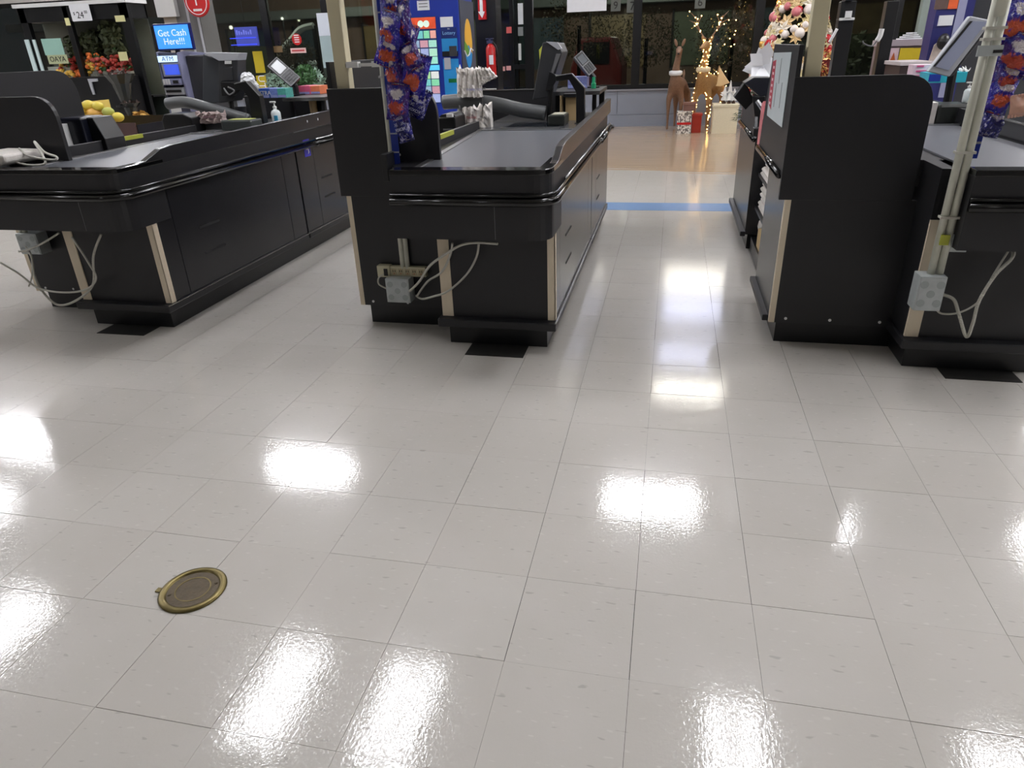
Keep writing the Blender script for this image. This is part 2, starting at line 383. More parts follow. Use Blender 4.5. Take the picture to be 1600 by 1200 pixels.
    bb(-.30, .42, 4.995, 5.045, 1.05, 1.056).obj('panel_trim', trim_m, t)
    # bumper rails
    br = [(L0+.0, 2.055), (.65, 2.055)]+[(.748+.015-.115*(1-math.sin(a)), 2.055+.115*(1-math.cos(a))) for a in [PI/2*k/6 for k in range(1, 6)]]+[(.763, 2.17), (.763, 4.12)]
    MB().tube([(p[0]+ox, p[1], .757) for p in br], .018, 10).obj('bumper_rail', vinyl, t, smooth=True)
    MB().tube([(p[0]+ox, p[1]+(.004 if q < 7 else 0), .785) for q, p in enumerate(br)], .008, 8).obj('bumper_bead', vinyl, t, smooth=True)
    MB().tube([(ox+.763, 4.17, .757), (ox+.763, 5.04, .757)], .018, 10).obj('bumper_rail', vinyl, t, smooth=True)
    MB().tube([(ox+.752, 4.17, .785), (ox+.752, 5.04, .785)], .008, 8).obj('bumper_bead', trim_m, t, smooth=True)
    MB().tube([(ox+.752, 2.5, .785), (ox+.752, 4.12, .785)], .0075, 8).obj('bumper_bead', trim_m, t, smooth=True)
    MB().ell((ox+.766, 4.145, .757), .02, .03, .022).obj('rail_cap', vinyl, t, smooth=True)
    MB().ell((ox+.766, 5.045, .757), .02, .02, .022).obj('rail_cap', vinyl, t, smooth=True)
    if not right_detail: pass
    # divider panel with rounded top corner, cupboard behind it
    up_ = rounded([(-.405, .70), (.145, .70), (.145, 1.207), (-.405, 1.207)], 2, .13, 8)
    MB().prism(O(up_), 'y', 2.462, 2.488).obj('divider_panel', lam, t, bevel=.002)
    bb(-.350, .20, 2.464, 2.486, .112, .70).obj('lower_panel', lam, t)
    bb(-.376, -.350, 2.464, 2.49, .112, .70).obj('wood_edge', woodedge, t)
    bb(-.374, .10, 2.49, 3.14, .112, .79).obj('cupboard', lamside, t, bevel=.002)
    bb(-.40, -.368, 2.52, 3.17, .098, .128).obj('cupboard_ledge', lam, t, bevel=.004)
    for k in (-.30, -.10, .12): MB().lathe([(.007, 0), (.007, .003)], (0, 0, 0), 10).xf(Matrix.Translation((ox+k, 2.463, .135)) @ Matrix.Rotation(PI/2, 4, 'X')).obj('screw_cap', print_white, t)
    # side screen on top of the cupboard
    scr = [(2.49, .80), (3.46, .80), (3.29, 1.33), (2.46, 1.33)] if not rail else rounded([(2.49, .80), (3.25, .80), (3.25, 1.325), (2.49, 1.325)], 2, .17, 8)
    MB().prism(scr, 'x', ox-.404, ox-.385).obj('side_screen', lam, t, bevel=.002)
    MB().tube([(ox-.405, 2.53, .80), (ox-.405, 3.45, .80)], .019, 10).obj('ledge_bar', vinyl, t, smooth=True)
    # shelf unit and rear cupboard on the cashier's side
    bb(-.30, .0, 3.5, 4.21, .0, .10).obj('shelf_plinth', lam2, t)
    for z in (.30, .52, .74): bb(-.30, -.0, 3.3, 4.20, z, z+.018).obj('shelf', lam, t)
    bb(-.02, .0, 3.3, 4.20, .10, .74).obj('shelf_back', lam, t)
    bb(-.32, -.08, 4.26, 5.4, 0, .11).obj('plinth', lam2, t)
    bb(-.343, -.06, 4.22, 5.40, .11, .745).obj('rear_cupboard', lamside, t, bevel=.002)
    bb(-.375, -.34, 4.21, 5.41, .10, .135).obj('cupboard_ledge', lam, t, bevel=.004)
    MB().tube([(ox-.35, 4.24, .75), (ox-.35, 5.40, .75)], .018, 10).obj('ledge_bar', vinyl, t, smooth=True)
    MB().prism([(4.3, .76), (5.40, .76), (5.36, .95), (4.5, 1.0)], 'x', ox-.345, ox-.325).obj('side_screen', lam, t, bevel=.002)
    if sticker:
        s = bb(.7375, .7385, 3.99, 4.085, .68, .80).obj('access_sticker', mat('sticker_violet_blue', (62, 56, 176), .4, var=.03), t, label='blue wheelchair sign')
        def yz(pts, wd): return MB().tube([(ox+.7392, 4.037+a, .735+b) for a, b in pts], wd, 6)
        yz([(-.018*math.cos(q), -.018+.020*math.sin(q)-.0) for q in [PI*.75+k*PI*1.25/10-1.9 for k in range(11)]], .0028).obj('symbol_wheel', print_white, s)
        yz([(-.012, .022), (-.010, -.002), (.010, -.004), (.018, -.028), (.024, -.026)], .003).obj('symbol_body', print_white, s)
        MB().ell((ox+.7392, 4.037-.013, .735+.034), .0015, .0055, .0055).obj('symbol_head', print_white, s)
        for y_ in (4.08, 4.25): MB().ell((ox+.7515, y_, .92), .003, .005, .009).obj('screw_cap', print_white, t)
    return t
lane(0, 'black checkout counter in the middle with its grey belt facing the aisle')
lane(-2.134, 'black checkout counter on the left bearing a small blue wheelchair sticker', left=-.25, sticker=True)
lane(2.134, 'black checkout counter on the right with a tall poster on its side screen', left=.22, rail=False)

# mats of black tape
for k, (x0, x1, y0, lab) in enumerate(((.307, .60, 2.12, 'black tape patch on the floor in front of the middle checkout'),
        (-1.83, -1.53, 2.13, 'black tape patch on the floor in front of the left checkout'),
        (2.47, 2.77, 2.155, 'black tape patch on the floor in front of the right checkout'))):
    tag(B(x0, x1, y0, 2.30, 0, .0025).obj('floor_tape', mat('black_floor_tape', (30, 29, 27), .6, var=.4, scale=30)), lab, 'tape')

# poster on the right counter's side screen
ox = 2.134
po = thing('poster', 'tall white poster with red lettering on the right checkout side screen', 'poster', (1.72, 2.95, 1.15))
xx = ox-.4055
MB().prism([(2.64, .99), (3.24, .99), (3.25, 1.29), (2.64, 1.30)], 'x', xx-.002, xx+.0005).obj('sheet', mat('poster_pale', (205, 214, 216), .35, var=.10, scale=5), po)
MB().prism([(3.10, 1.03), (3.22, 1.05), (3.235, 1.25), (3.12, 1.26)], 'x', xx-.003, xx-.002).obj('red_banner', mat('poster_red', (188, 52, 74), .45, var=.2, scale=40), po)
for k in range(7): B(xx-.0035, xx-.003, 3.145, 3.195, 1.05+k*.028, 1.062+k*.028).obj('red_lettering', mat('poster_white_print', (238, 226, 226), .5, var=0), po)
for y_, z_ in ((2.80, 1.06), (2.92, 1.16), (3.0, 1.05)): B(xx-.0032, xx-.002, y_, y_+.012, z_, z_+.11).obj('grey_figure', mat('poster_grey_print', (150, 158, 158), .5, var=.3), po)
# ------------------------------------------------------------------ lane poles (cream posts, conduits)
def post(ox, lab):
    t = thing('cream_post', lab, 'post', (ox-.33, 2.54, 0))
    B(ox-.365, ox-.30, 2.50, 2.56, 1.0, 2.3).obj('upright', cream, t, bevel=.003); return t
for ox, lab in ((0, 'cream upright post rising behind the middle checkout divider'), (2.134, 'cream upright post rising behind the right checkout divider')):
    t = post(ox, lab)
    for z in ((1.30, 1.60) if ox == 0 else ()):
        B(ox-.31, ox-.11, 2.50, 2.52, z, z+.014).obj('cross_bar', white, t)
        B(ox-.30, ox-.24, 2.49, 2.525, z-.004, z+.022).obj('bar_clip', white, t); B(ox-.17, ox-.11, 2.49, 2.525, z-.004, z+.022).obj('bar_clip', white, t)
def conduit(x, y, ztop, zbot, lab, r=.013, dx=.026, lean=0, big=False):
    t = thing('conduit_pole', lab, 'pole', (x, y, zbot))
    for s in (0, 1): MB().tube([(x+s*dx, y, zbot), (x+s*dx, y, ztop)], r, 10).obj('conduit', galv, t, smooth=True)
    zs = (.70, .943, 1.325, 1.36) if big else (.9, 1.25)
    for z in zs:
        B(x-r-.004, x+dx+r+.004, y-r-.004, y+r+.004, z, z+.009).obj('pipe_strap', cable, t)
    if big:
        MB().tube([(x+.015, y, 1.40), (x+.012, y, ztop+.1)], .024, 10).obj('conduit_sleeve', galv, t, smooth=True)
        B(x-.03, x+.05, y-.022, y-.014, 1.275, 1.31).obj('strap_clamp', galvbox, t)
        B(x+.02, x+.05, y-.024, y-.018, 1.285, 1.295).obj('clamp_slot', black0, t)
        for z in (.588,): 
            MB().prism([(x+.03, z-.02), (x+.105, z-.02), (x+.105, z+.01), (x+.06, z+.05), (x+.03, z+.05)], 'y', y-.006, y-.001).obj('bracket_plate', galvbox, t)
            B(x-.002, x+.030, y-.022, y-.014, z+.01, z+.05).obj('yellow_label', yel, t)
    return t
conduit(-.098, 2.44, 2.3, .30, 'twin galvanised conduit pole in front of the middle divider panel')
conduit(2.305, 2.13, 1.62, .47, 'twin galvanised conduit pole in front of the right checkout', r=.0145, dx=.031, big=True)
conduit(-2.40, 2.40, .62, .40, 'twin galvanised conduit pole beside the left checkout, mostly hidden')
def jbox(x, y, z0, lab, wd=.13, d=.08, hgt=.13):
    t = thing('junction_box', lab, 'electrical box', (x, y, z0))
    B(x-wd/2, x+wd/2, y-d, y, z0, z0+hgt).obj('box', galvbox, t, bevel=.003)
    kn = mat('knockout_grey', (160, 166, 166), .45, .2, var=.1)
    B(x-wd/2+.006, x+wd/2-.006, y-d-.003, y-d, z0+.006, z0+hgt-.006).obj('cover_plate', galvbox, t)
    for (a, b) in ((-.3, .3), (.3, .3), (-.3, -.3), (.3, -.3), (0, 0)):
        MB().lathe([(.016, 0), (.016, .002)], (0, 0, 0), 12).xf(Matrix.Translation((x+a*wd, y-d-.002, z0+hgt*(.5+b*.9))) @ Matrix.Rotation(PI/2, 4, 'X')).obj('knockout', kn, t)
    return t
jbox(-.115, 2.455, .165, 'galvanised junction box below the pole of the middle checkout')
jb = jbox(2.305, 2.17, .33, 'galvanised junction box at the foot of the right conduit pole', wd=.10, d=.085, hgt=.145)
B(2.29, 2.34, 2.17, 2.25, .36, .44).obj('mounting_plate', galvbox, jb)
jbox(-2.35, 2.45, .37, 'galvanised junction box at the left frame edge under the left checkout', wd=.14, hgt=.12)
# power strip on the middle counter
ps = thing('power_strip', 'beige six-outlet power strip on the middle checkout panel', 'power strip', (-.10, 2.45, .31))
B(-.235, .03, 2.428, 2.462, .292, .345).obj('housing', beige, ps, bevel=.004)
B(-.237, -.165, 2.418, 2.462, .288, .35).obj('switch_end', beige, ps, bevel=.004)
B(-.197, -.178, 2.412, 2.42, .298, .335).obj('rocker_switch', black0, ps)
for k in range(5):
    x = -.145+k*.037; o = B(x-.014, x+.014, 2.4265, 2.4285, .302, .334).obj('outlet', mat('outlet_face', (184, 172, 140), .5, var=0), ps)
    B(x-.007, x-.004, 2.4255, 2.4267, .316, .327).obj('slot', black0, o); B(x+.004, x+.007, 2.4255, 2.4267, .316, .327).obj('slot', black0, o); B(x-.002, x+.002, 2.4255, 2.4267, .306, .311).obj('slot', mat('slot_orange', (190, 80, 40), .5, var=0), o)
def wire(pts, r, lab, name='cable', m_=None, y=None, ribs=False, grp=None):
    P = [at(*p) for p in pts]; sp = spline(P, 10)
    if ribs:
        fine = spline(sp, 3); rr = [r*(1.12 if i % 2 else .86) for i in range(len(fine))]; b = MB().tube(fine, rr, 8)
    else: b = MB().tube(sp, r, 8)
    o = b.obj(name, m_ or cable, None, smooth=not ribs, org=P[0]); return tag(o, lab, 'cable', grp)
# (pixel, pixel, depth)
wire([(640, 455, 2.36), (655, 440, 2.33), (672, 415, 2.24), (695, 398, 2.22), (720, 383, 2.15), (745, 379, 2.12), (778, 381, 2.10)], .0062, 'ribbed armoured cable looping from junction box up under the middle checkout', ribs=True)
wire([(652, 462, 2.38), (668, 440, 2.34), (690, 425, 2.24), (703, 400, 2.22), (707, 380, 2.16)], .0055, 'thin grey cable crossing the wooden strip of the middle checkout')
wire([(650, 462, 2.40), (660, 467, 2.36), (678, 463, 2.235), (700, 455, 2.23), (728, 430, 2.22), (744, 403, 2.21), (748, 381, 2.18)], .0055, 'pale cable hanging in a wide curve below the middle checkout')
wire([(600, 428, 2.42), (592, 434, 2.42), (592, 444, 2.42), (604, 451, 2.42)], .0045, 'short pale plug lead beside the beige power strip')
wire([(1472, 460, 2.16), (1490, 468, 2.14), (1498, 490, 2.13), (1510, 526, 2.12), (1520, 505, 2.12), (1530, 470, 2.12), (1555, 430, 2.11), (1580, 405, 2.10), (1583, 392, 2.12), (1577, 390, 2.16)], .0068, 'ribbed armoured cable dipping low under the right checkout', ribs=True)
wire([(1462, 482, 2.20), (1472, 490, 2.18), (1500, 488, 2.16), (1530, 470, 2.14), (1552, 430, 2.13), (1577, 390, 2.13)], .0042, 'thin pale cable from junction box crossing the ribbed one, right checkout')
wire([(30, 392, 2.30), (48, 398, 2.26), (54, 430, 2.22), (66, 455, 2.21), (90, 476, 2.20), (118, 470, 2.19), (145, 445, 2.18), (146, 400, 2.16), (158, 366, 2.15)], .0062, 'ribbed armoured cable in a big loop under the left checkout', ribs=True)
wire([(0, 410, 2.2), (30, 428, 2.2), (60, 450, 2.2), (100, 457, 2.19), (135, 452, 2.18), (150, 435, 2.17), (138, 410, 2.17), (112, 370, 2.16)], .0055, 'pale cable sagging across the left checkout legs and back up to a plug')
wire([(30, 393, 2.26), (50, 388, 2.24), (75, 375, 2.2), (92, 364, 2.18)], .0055, 'short straight pale cable up to the left checkout apron')
wire([(40, 385, 2.30), (49, 400, 2.28), (50, 430, 2.28), (45, 447, 2.3)], .0045, 'thin pale lead hanging behind the big loop, left checkout')

# ------------------------------------------------------------------ candy pouches on blue strips
def pouch_mat(name, base, alt, blob, seed, streak=(.62, .68)):
    if name in MC: return MC[name]
    mt = bpy.data.materials.new(name); MC[name] = mt; mt.use_nodes = True; nt = mt.node_tree; N, L = nt.nodes, nt.links; b = N['Principled BSDF']
    tc = N.new('ShaderNodeTexCoord'); b.inputs['Roughness'].default_value = .2
    def noise(s, vec, d=3):
        n = N.new('ShaderNodeTexNoise'); n.inputs['Scale'].default_value = s; n.inputs['Detail'].default_value = d; L.new(vec, n.inputs['Vector']); return n.outputs[0]
    def ramp(x, a, b_):
        r = N.new('ShaderNodeMapRange'); L.new(x, r.inputs[0]); r.inputs[1].default_value = a; r.inputs[2].default_value = b_; return r.outputs[0]
    def mix(f, A, B_):
        x = N.new('ShaderNodeMix'); x.data_type = 'RGBA'
        for s, q in ((0, f), (6, A), (7, B_)):
            if hasattr(q, 'is_linked'): L.new(q, x.inputs[s])
            else: x.inputs[s].default_value = q
        return x.outputs[2]
    def spot(cx, cz, sx, sz, edge=.25):
        mp = N.new('ShaderNodeMapping'); mp.inputs['Location'].default_value = (-cx/sx, 0, -cz/sz); mp.inputs['Scale'].default_value = (1/sx, 0, 1/sz); L.new(tc.outputs['Generated'], mp.inputs[0])
        ln = N.new('ShaderNodeVectorMath'); ln.operation = 'LENGTH'; L.new(mp.outputs[0], ln.inputs[0])
        nz = noise(7+seed, tc.outputs['Generated'], 2); ad = N.new('ShaderNodeMath'); ad.operation = 'MULTIPLY_ADD'; L.new(nz, ad.inputs[0]); ad.inputs[1].default_value = 1.5; L.new(ln.outputs['Value'], ad.inputs[2])
        return ramp(ad.outputs[0], 1.72, 1.72-edge)
    c = mix(ramp(noise(3+seed, tc.outputs['Generated']), .42, .6), rgb(*base), rgb(*alt))
    c = mix(spot(.5, .72, .30, .15), c, rgb(206, 196, 200))
    c = mix(ramp(noise(11 if streak[0] > .6 else 7, tc.outputs['Generated'], 3), *streak), c, rgb(176, 172, 215))
    c = mix(spot(.5, .36, .34, .22), c, rgb(*blob))
    L.new(c, b.inputs['Base Color'])
    nz = noise(9, tc.outputs['Generated'], 2); bp = N.new('ShaderNodeBump'); bp.inputs['Strength'].default_value = .9; bp.inputs['Distance'].default_value = .02
    L.new(nz, bp.inputs['Height']); L.new(bp.outputs[0], b.inputs['Normal']); return mt
PM = [pouch_mat('blue_pouch_print', (34, 34, 150), (66, 44, 170), (196, 80, 48), 0), pouch_mat('purple_pouch_print', (70, 34, 120), (34, 36, 140), (186, 70, 52), 2),
      pouch_mat('navy_pouch_print', (26, 28, 96), (44, 44, 150), (36, 36, 110), 5, (.54, .57))]
pouch_text = mat('pouch_silver_print', (196, 196, 226), .4, var=.1)
def pouch(c, wd, hh, mt, rot, name='candy_pouch', label='', group=None, th=.03):
    nu, nv = 10, 12; vs = []; fs = []; ph = c[0]*91 % 6; sk = random.uniform(-1, 1)
    for side in (-1, 1):
        for j in range(nv+1):
            for i in range(nu+1):
                u, v = i/nu*2-1, j/nv*2-1
                prof = (max(0, 1-abs(u)**2.6)**.7)*(max(0, 1-(abs(v)/.88)**3) if abs(v) < .88 else 0)
                xx = u*wd/2*(1-.06*(1-abs(v))); 
                vs.append((xx*(1-.10*v*sk), side*(th*prof*(1+.28*math.sin(5*u+3*v+ph)+.2*math.sin(9*v-4*u+ph))+.0008), v*hh/2+(.006*math.sin(u*5+c[0]*30) if abs(v) > .8 else 0)))
    k = (nu+1)*(nv+1)
    for j in range(nv):
        for i in range(nu):
            a = j*(nu+1)+i; fs.append((a, a+1, a+nu+2, a+nu+1)); fs.append((k+a, k+a+nu+1, k+a+nu+2, k+a+1))
    edge = [i for i in range(nu+1)]+[j*(nu+1)+nu for j in range(1, nv+1)]+[nv*(nu+1)+i for i in range(nu-1, -1, -1)]+[j*(nu+1) for j in range(nv-1, 0, -1)]
    for q in range(len(edge)): a, b = edge[q], edge[(q+1) % len(edge)]; fs.append((b, a, k+a, k+b))
    o = MB().add(vs, fs).obj(name, mt, None, smooth=True); o.location = c; o.rotation_euler = rot
    tag(o, label, 'candy', group)
    # crimped seal strips
    for s in (-1, 1):
        sb = MB(); n = 9
        for q in range(n): sb.box(-wd/2+q*wd/n+.001, -wd/2+(q+1)*wd/n-.002, -.0022, .0022, s*hh/2-.006, s*hh/2+.006)
        sb.xf(Matrix.Translation(c)).obj('crimped_seal', mt, o)
    return o
CP = [(609, 12, 30, 46, 0, 'topmost blue candy pouch with orange picture on the middle hanging strip'), (631, 33, 24, 52, 1, 'narrow dark-blue candy pouch just right of the topmost, middle strip'),
      (610, 47, 40, 46, 0, 'blue candy pouch second from the top of the middle strip'), (638, 66, 24, 44, 1, 'reddish purple candy pouch beside the lottery screen'),
      (610, 78, 40, 48, 0, 'blue candy pouch with broad orange foot, third down the middle strip'), (642, 88, 30, 34, 1, 'small purple candy pouch with pale logo, right side of the middle strip'),
      (618, 112, 38, 58, 1, 'plump candy pouch with orange blot at mid-height of the middle strip'), (648, 118, 42, 56, 0, 'large candy pouch sticking out rightmost on the middle strip'),
      (622, 160, 36, 46, 1, 'candy pouch with pale top and orange spot near the strip foot'), (652, 160, 34, 40, 2, 'navy candy pouch with silver lettering turned to the right'),
      (630, 193, 28, 46, 2, 'lowest navy candy pouch with silver lettering, middle strip')]
random.seed(11)
for n, (u, v, wd, hh, mi, lab) in enumerate(CP):
    y = 2.37-.025*(n % 3); c = at(u, v, y); s = (c-CAMP).dot(fw)/FPX
    o = pouch(c, wd*s*1.05, hh*s*1.12, PM[mi], (random.uniform(-.3, .3), random.uniform(-.45, .45), random.uniform(-.55, .55)), label=lab, group='candy pouches hanging on the middle pole')
    if mi == 2:
        for k in range(3): text('silver_lettering', 'XIXOX', .02, o.location, o, pouch_text).location = (0, -.034, .02-.024*k)
        for ch in o.children:
            if ch.name.startswith('silver'): ch.scale = (.9, 1, 1)
p0 = at(622, 60, 2.40); 
hs = thing('hanging_strip', 'blue plastic hanging strip behind the candy pouches on the middle pole', 'display strip', (p0.x, 2.40, .85))
B(-.075, -.040, 2.398, 2.401, .86, 1.70).obj('strip', blue, hs)
for k in range(8): B(-.075, -.040, 2.396, 2.399, .92+k*.085, .926+k*.085).obj('clip_hook', lgrey, hs)
CR = [(1590, 32, 56, 62, 0, 'top blue candy pouch at the upper right frame corner'), (1590, 86, 60, 50, 1, 'candy pouch with pale top and orange slash on the right strip'),
      (1570, 120, 44, 40, 1, 'purple candy pouch with pale logo on the right strip'), (1562, 150, 40, 44, 0, 'blue candy pouch with orange top just above the pink one'), (1550, 192, 34, 34, 2, 'lowest navy candy pouch with silver lettering, right strip')]
for n, (u, v, wd, hh, mi, lab) in enumerate(CR):
    y = 2.225-.015*(n % 2); c = at(u, v, y); s = (c-CAMP).dot(fw)/FPX
    o = pouch(c, wd*s, hh*s*1.12, PM[mi], (random.uniform(-.15, .15), random.uniform(.1, .32), random.uniform(-.3, .3)), label=lab, group='candy pouches hanging on the right pole')
c = at(1600, 164, 2.15); s = (c-CAMP).dot(fw)/FPX
o = pouch(c, 40*s, 30*s, mat('pink_cream_pouch', (206, 160, 140), .4, var=.35, scale=12), (.2, -.15, 0), label='pink and cream pouch cut by the right frame edge')
hs = thing('hanging_strip', 'blue plastic hanging strip beside the right conduit pole', 'display strip', (2.40, 2.28, .9))
MB().prism([(2.385, .905), (2.42, .905), (2.44, 1.6), (2.405, 1.6)], 'y', 2.27, 2.274).obj('strip', blue, hs)
for k in range(6): B(2.39+k*.003, 2.42+k*.003, 2.266, 2.27, .96+k*.1, .968+k*.1).obj('clip_hook', lgrey, hs)
#@@PART2
# ------------------------------------------------------------------ shop front
wf = mat('grey_front_panel', (134, 141, 155), .45, var=.06, scale=4)
frame_m = mat('black_window_frame', (16, 17, 19), .3, var=.1)
YF = 12.6
wall = tag(B(X0, X1, YF, YF+.2, -.003, .20).obj('wall_front', wf), kind='structure')
B(X0, X1, YF+.012, YF+.2, .205, .60).obj('upper_panel', wf, wall)
B(X0, X1, YF-.02, YF+.22, .60, .625).obj('window_ledge', mat('pale_ledge', (140, 142, 150), .35, var=.05), wall)
B(X0, X1, YF-.012, YF, 0, .03).obj('skirting', wf, wall)
B(X0, X1, YF, YF+.2, 2.5, HC+.06).obj('soffit', mat('white_soffit', (214, 213, 210), .6, var=.03), wall)
for x in (-10.6, -7.2, -3.2, .25, 3.9, 7.4): B(x, x+.004, YF+.008, YF+.013, .21, .6).obj('panel_joint', frame_m, wall)
glass = mat('dark_window_glass', (170, 182, 180), .03, var=0, trans=1.0)
xs = [X0, -11.2, -8.6, -6.45, -5.2, -1.62, .55, 2.55, 4.65, 7.6, 10.4, X1]
for k in range(len(xs)-1):
    a, b_ = xs[k], xs[k+1]
    wd = thing('window_%d' % (k+1), None, None, ((a+b_)/2, YF, .62)); wd['kind'] = 'structure'
    B(a, a+.07, YF+.02, YF+.14, .625, 2.5).obj('mullion', frame_m, wd); B(b_-.07, b_, YF+.02, YF+.14, .625, 2.5).obj('mullion', frame_m, wd)
    B(a+.07, b_-.07, YF+.02, YF+.14, .625, .70).obj('sill_rail', frame_m, wd); B(a+.07, b_-.07, YF+.02, YF+.14, 2.43, 2.5).obj('head_rail', frame_m, wd)
    B(a+.07, b_-.07, YF+.07, YF+.08, .70, 2.43).obj('pane', glass, wd)
tag(B(-40, 40, YF+.2, 60, -.2, -.1).obj('ground_outside', mat('dark_car_park_asphalt', (46, 47, 46), .8, var=.3, scale=2)), kind='structure')
hp = thing('lit_header_panel', 'pair of long backlit panels above the windows, seen only mirrored in the aisle floor', 'light panel', (1.85, YF-.07, 2.7))
for z0_, z1_, c_ in ((2.70, 2.84, (255, 250, 236)), (3.0, 3.06, (250, 252, 255)), (3.36, 3.56, (216, 222, 255))): B(1.3, 2.42, YF-.07, YF-.005, z0_, z1_).obj('glowing_panel', mat('header_glow_%d' % (z0_*100), c_, .5, var=0, emit=8), hp)
# things seen dimly through the glass
def lampdot(u, v, y, r, c, lab, name='street_light'):
    p = at(u, v, y); s = r*(p-CAMP).dot(fw)/FPX
    t = thing(name, lab, 'light', (p.x, p.y, -.1)); MB().tube([(p.x, y, -.1), (p.x, y, p.z-s)], .04, 6).obj('post', frame_m, t)
    MB().ell((p.x, y, p.z), s, s, s, 8, 6).obj('lamp', mat('lamp_glow_%d_%d_%d' % c, c, .5, var=0, emit=3), t)
for k, (u, v, r, c, lab) in enumerate(((361, 43, 2.6, (255, 246, 220), 'brightest outdoor lamp beside the blue lit sign'), (420, 40, 1.6, (255, 250, 230), 'small outdoor lamp left of the curved white stripe'),
        (441, 29, 2.0, (255, 250, 230), 'outdoor lamp high beyond the left windows'), (467, 31, 2.0, (255, 250, 210), 'yellowish outdoor lamp, second in the row beyond the glass'),
        (482, 29, 2.0, (255, 250, 235), 'outdoor lamp at the right end of the row beyond the left glass'), (979, 43, 3.0, (225, 235, 225), 'white outdoor lamp right of the white paper sign'))):
    lampdot(u, v, 24+k, r, c, lab+' in the car park' if k != 4 else lab)
for (lx, ly, lz, pw) in ((-9, 14.2, 3.4, 260), (-2, 14.5, 3.6, 150), (4, 14.5, 3.6, 120), (-10, 23, 4.0, 420), (0, 23, 4.0, 420)):  # added fill lights without fittings, brightening what stands outside the glass
    ld = bpy.data.lights.new('outdoor_fill_light', 'POINT'); ld.energy = pw; ld.color = (1, .93, .78); ld.shadow_soft_size = .15
    lo = bpy.data.objects.new('outdoor_fill_light', ld); COL.objects.link(lo); lo.location = (lx, ly, lz)
def signbox(u0_, v0_, u1_, v1_, y, c, name, lab, cat, emit=0, d=.04, rough=.4):
    a, b_, z0, z1 = rect(u0_, v0_, u1_, v1_, y)
    t = thing(name, lab, cat, ((a+b_)/2, y, z0)); B(a, b_, y, y+d, z0, z1).obj('face', mat('face_%d_%d_%d_%d' % (*c, int(emit*10)), c, rough, var=.06, emit=emit), t)
    return t, a, b_, z0, z1
# metro sign across the road
p = at(851, 15, 30); mt_ = thing('shop_sign', 'cyan lit metro sign glowing across the dark car park', 'sign', (p.x, 30, p.z-.3))
text('lettering', 'metro', .40, (p.x, 30, p.z), mt_, mat('cyan_glow', (110, 235, 215), .5, var=0, emit=1.4))
B(p.x-1.2, p.x+3.2, 30.1, 30.6, p.z-.5, 3.5).obj('fascia', frame_m, mt_)
for k in range(4): MB().ell((p.x+.75+k*.28, 29.9, p.z), .05, .03, .04).obj('red_letter', mat('red_glow', (220, 40, 40), .5, var=0, emit=.8), mt_)
B(p.x-1.1, p.x-.9, 30.1, 30.3, -.1, p.z-.5).obj('post', frame_m, mt_)
fb = thing('far_building', 'dim brown building across the car park behind the window glass', 'building', (0, 27, -.1))
B(-26, 16, 27, 30, -.1, 5.5).obj('wall', mat('dim_brick', (112, 92, 78), .8, var=.35, scale=1.5), fb)
for k in range(14):
    x0_ = -25+k*2.9; f_ = B(x0_, x0_+1.9, 26.94, 27.0, .6, 2.3).obj('window', mat('far_window_%d' % (k % 3), ((96, 104, 84), (70, 84, 90), (130, 112, 80))[k % 3], .3, var=.5, scale=2), fb); B(x0_-.08, x0_, 26.9, 27, .5, 2.4).obj('window_post', frame_m, fb)
B(-26, 16, 26.2, 27, 2.6, 2.9).obj('canopy', mat('canopy_grey', (110, 116, 112), .6, var=.1), fb)
a, b_, z0, z1 = rect(918, 58, 952, 112, 17); vn = thing('red_van', 'dim dark red van parked outside behind the middle checkout terminal', 'van', ((a+b_)/2, 17, -.1))
MB().prism([(a-.4, .15), (b_+.3, .15), (b_+.3, .9), (b_+.05, z1), (a-.2, z1), (a-.4, .9)], 'y', 17, 19).obj('van_body', mat('dark_red_paint', (120, 44, 40), .4, var=.1), vn, bevel=.05); B(a-.1, b_-.0, 16.97, 17, .95, z1-.1).obj('rear_window', frame_m, vn)
for x in (a-.2, b_+.1): MB().lathe([(.26, 0), (.26, .2)], (0, 0, 0), 14).xf(Matrix.Translation((x, 17.3, .16)) @ Matrix.Rotation(PI/2, 4, 'X')).obj('wheel', dark, vn)
# papers and stickers on the glass
t, a, b_, z0, z1 = signbox(886, -30, 948, 18, YF+.062, (226, 229, 236), 'window_poster', 'blank white poster taped on the window above the aisle', 'poster', d=.009)
def reflection(u, v, s, ch, lab, y=YF+.048):  # lane numbers mirrored in the glass, modelled as grey plates
    p = at(u, v, y); k = s*(p-CAMP).dot(fw)/FPX
    t = thing('number_reflection', lab, 'sign', (p.x, y, p.z-k/2))
    B(p.x-k/2, p.x+k/2, y, y+.02, p.z-k/2, p.z+k*.6).obj('plate', mat('reflection_grey', (92, 96, 92), .5, var=.05), t)
    text('numeral', ch, k, (p.x, y-.003, p.z), t, black0); return t
reflection(962, 9, 15, '9', 'dim grey plaque of a lane number 9 mirrored in the window, left of the 7'); reflection(988, 10, 17, '7', 'dim grey plaque of a lane number 7 mirrored in the window'); reflection(1094, 4, 16, '6', 'dim grey plaque of a lane number 6 mirrored above the lit reindeer')
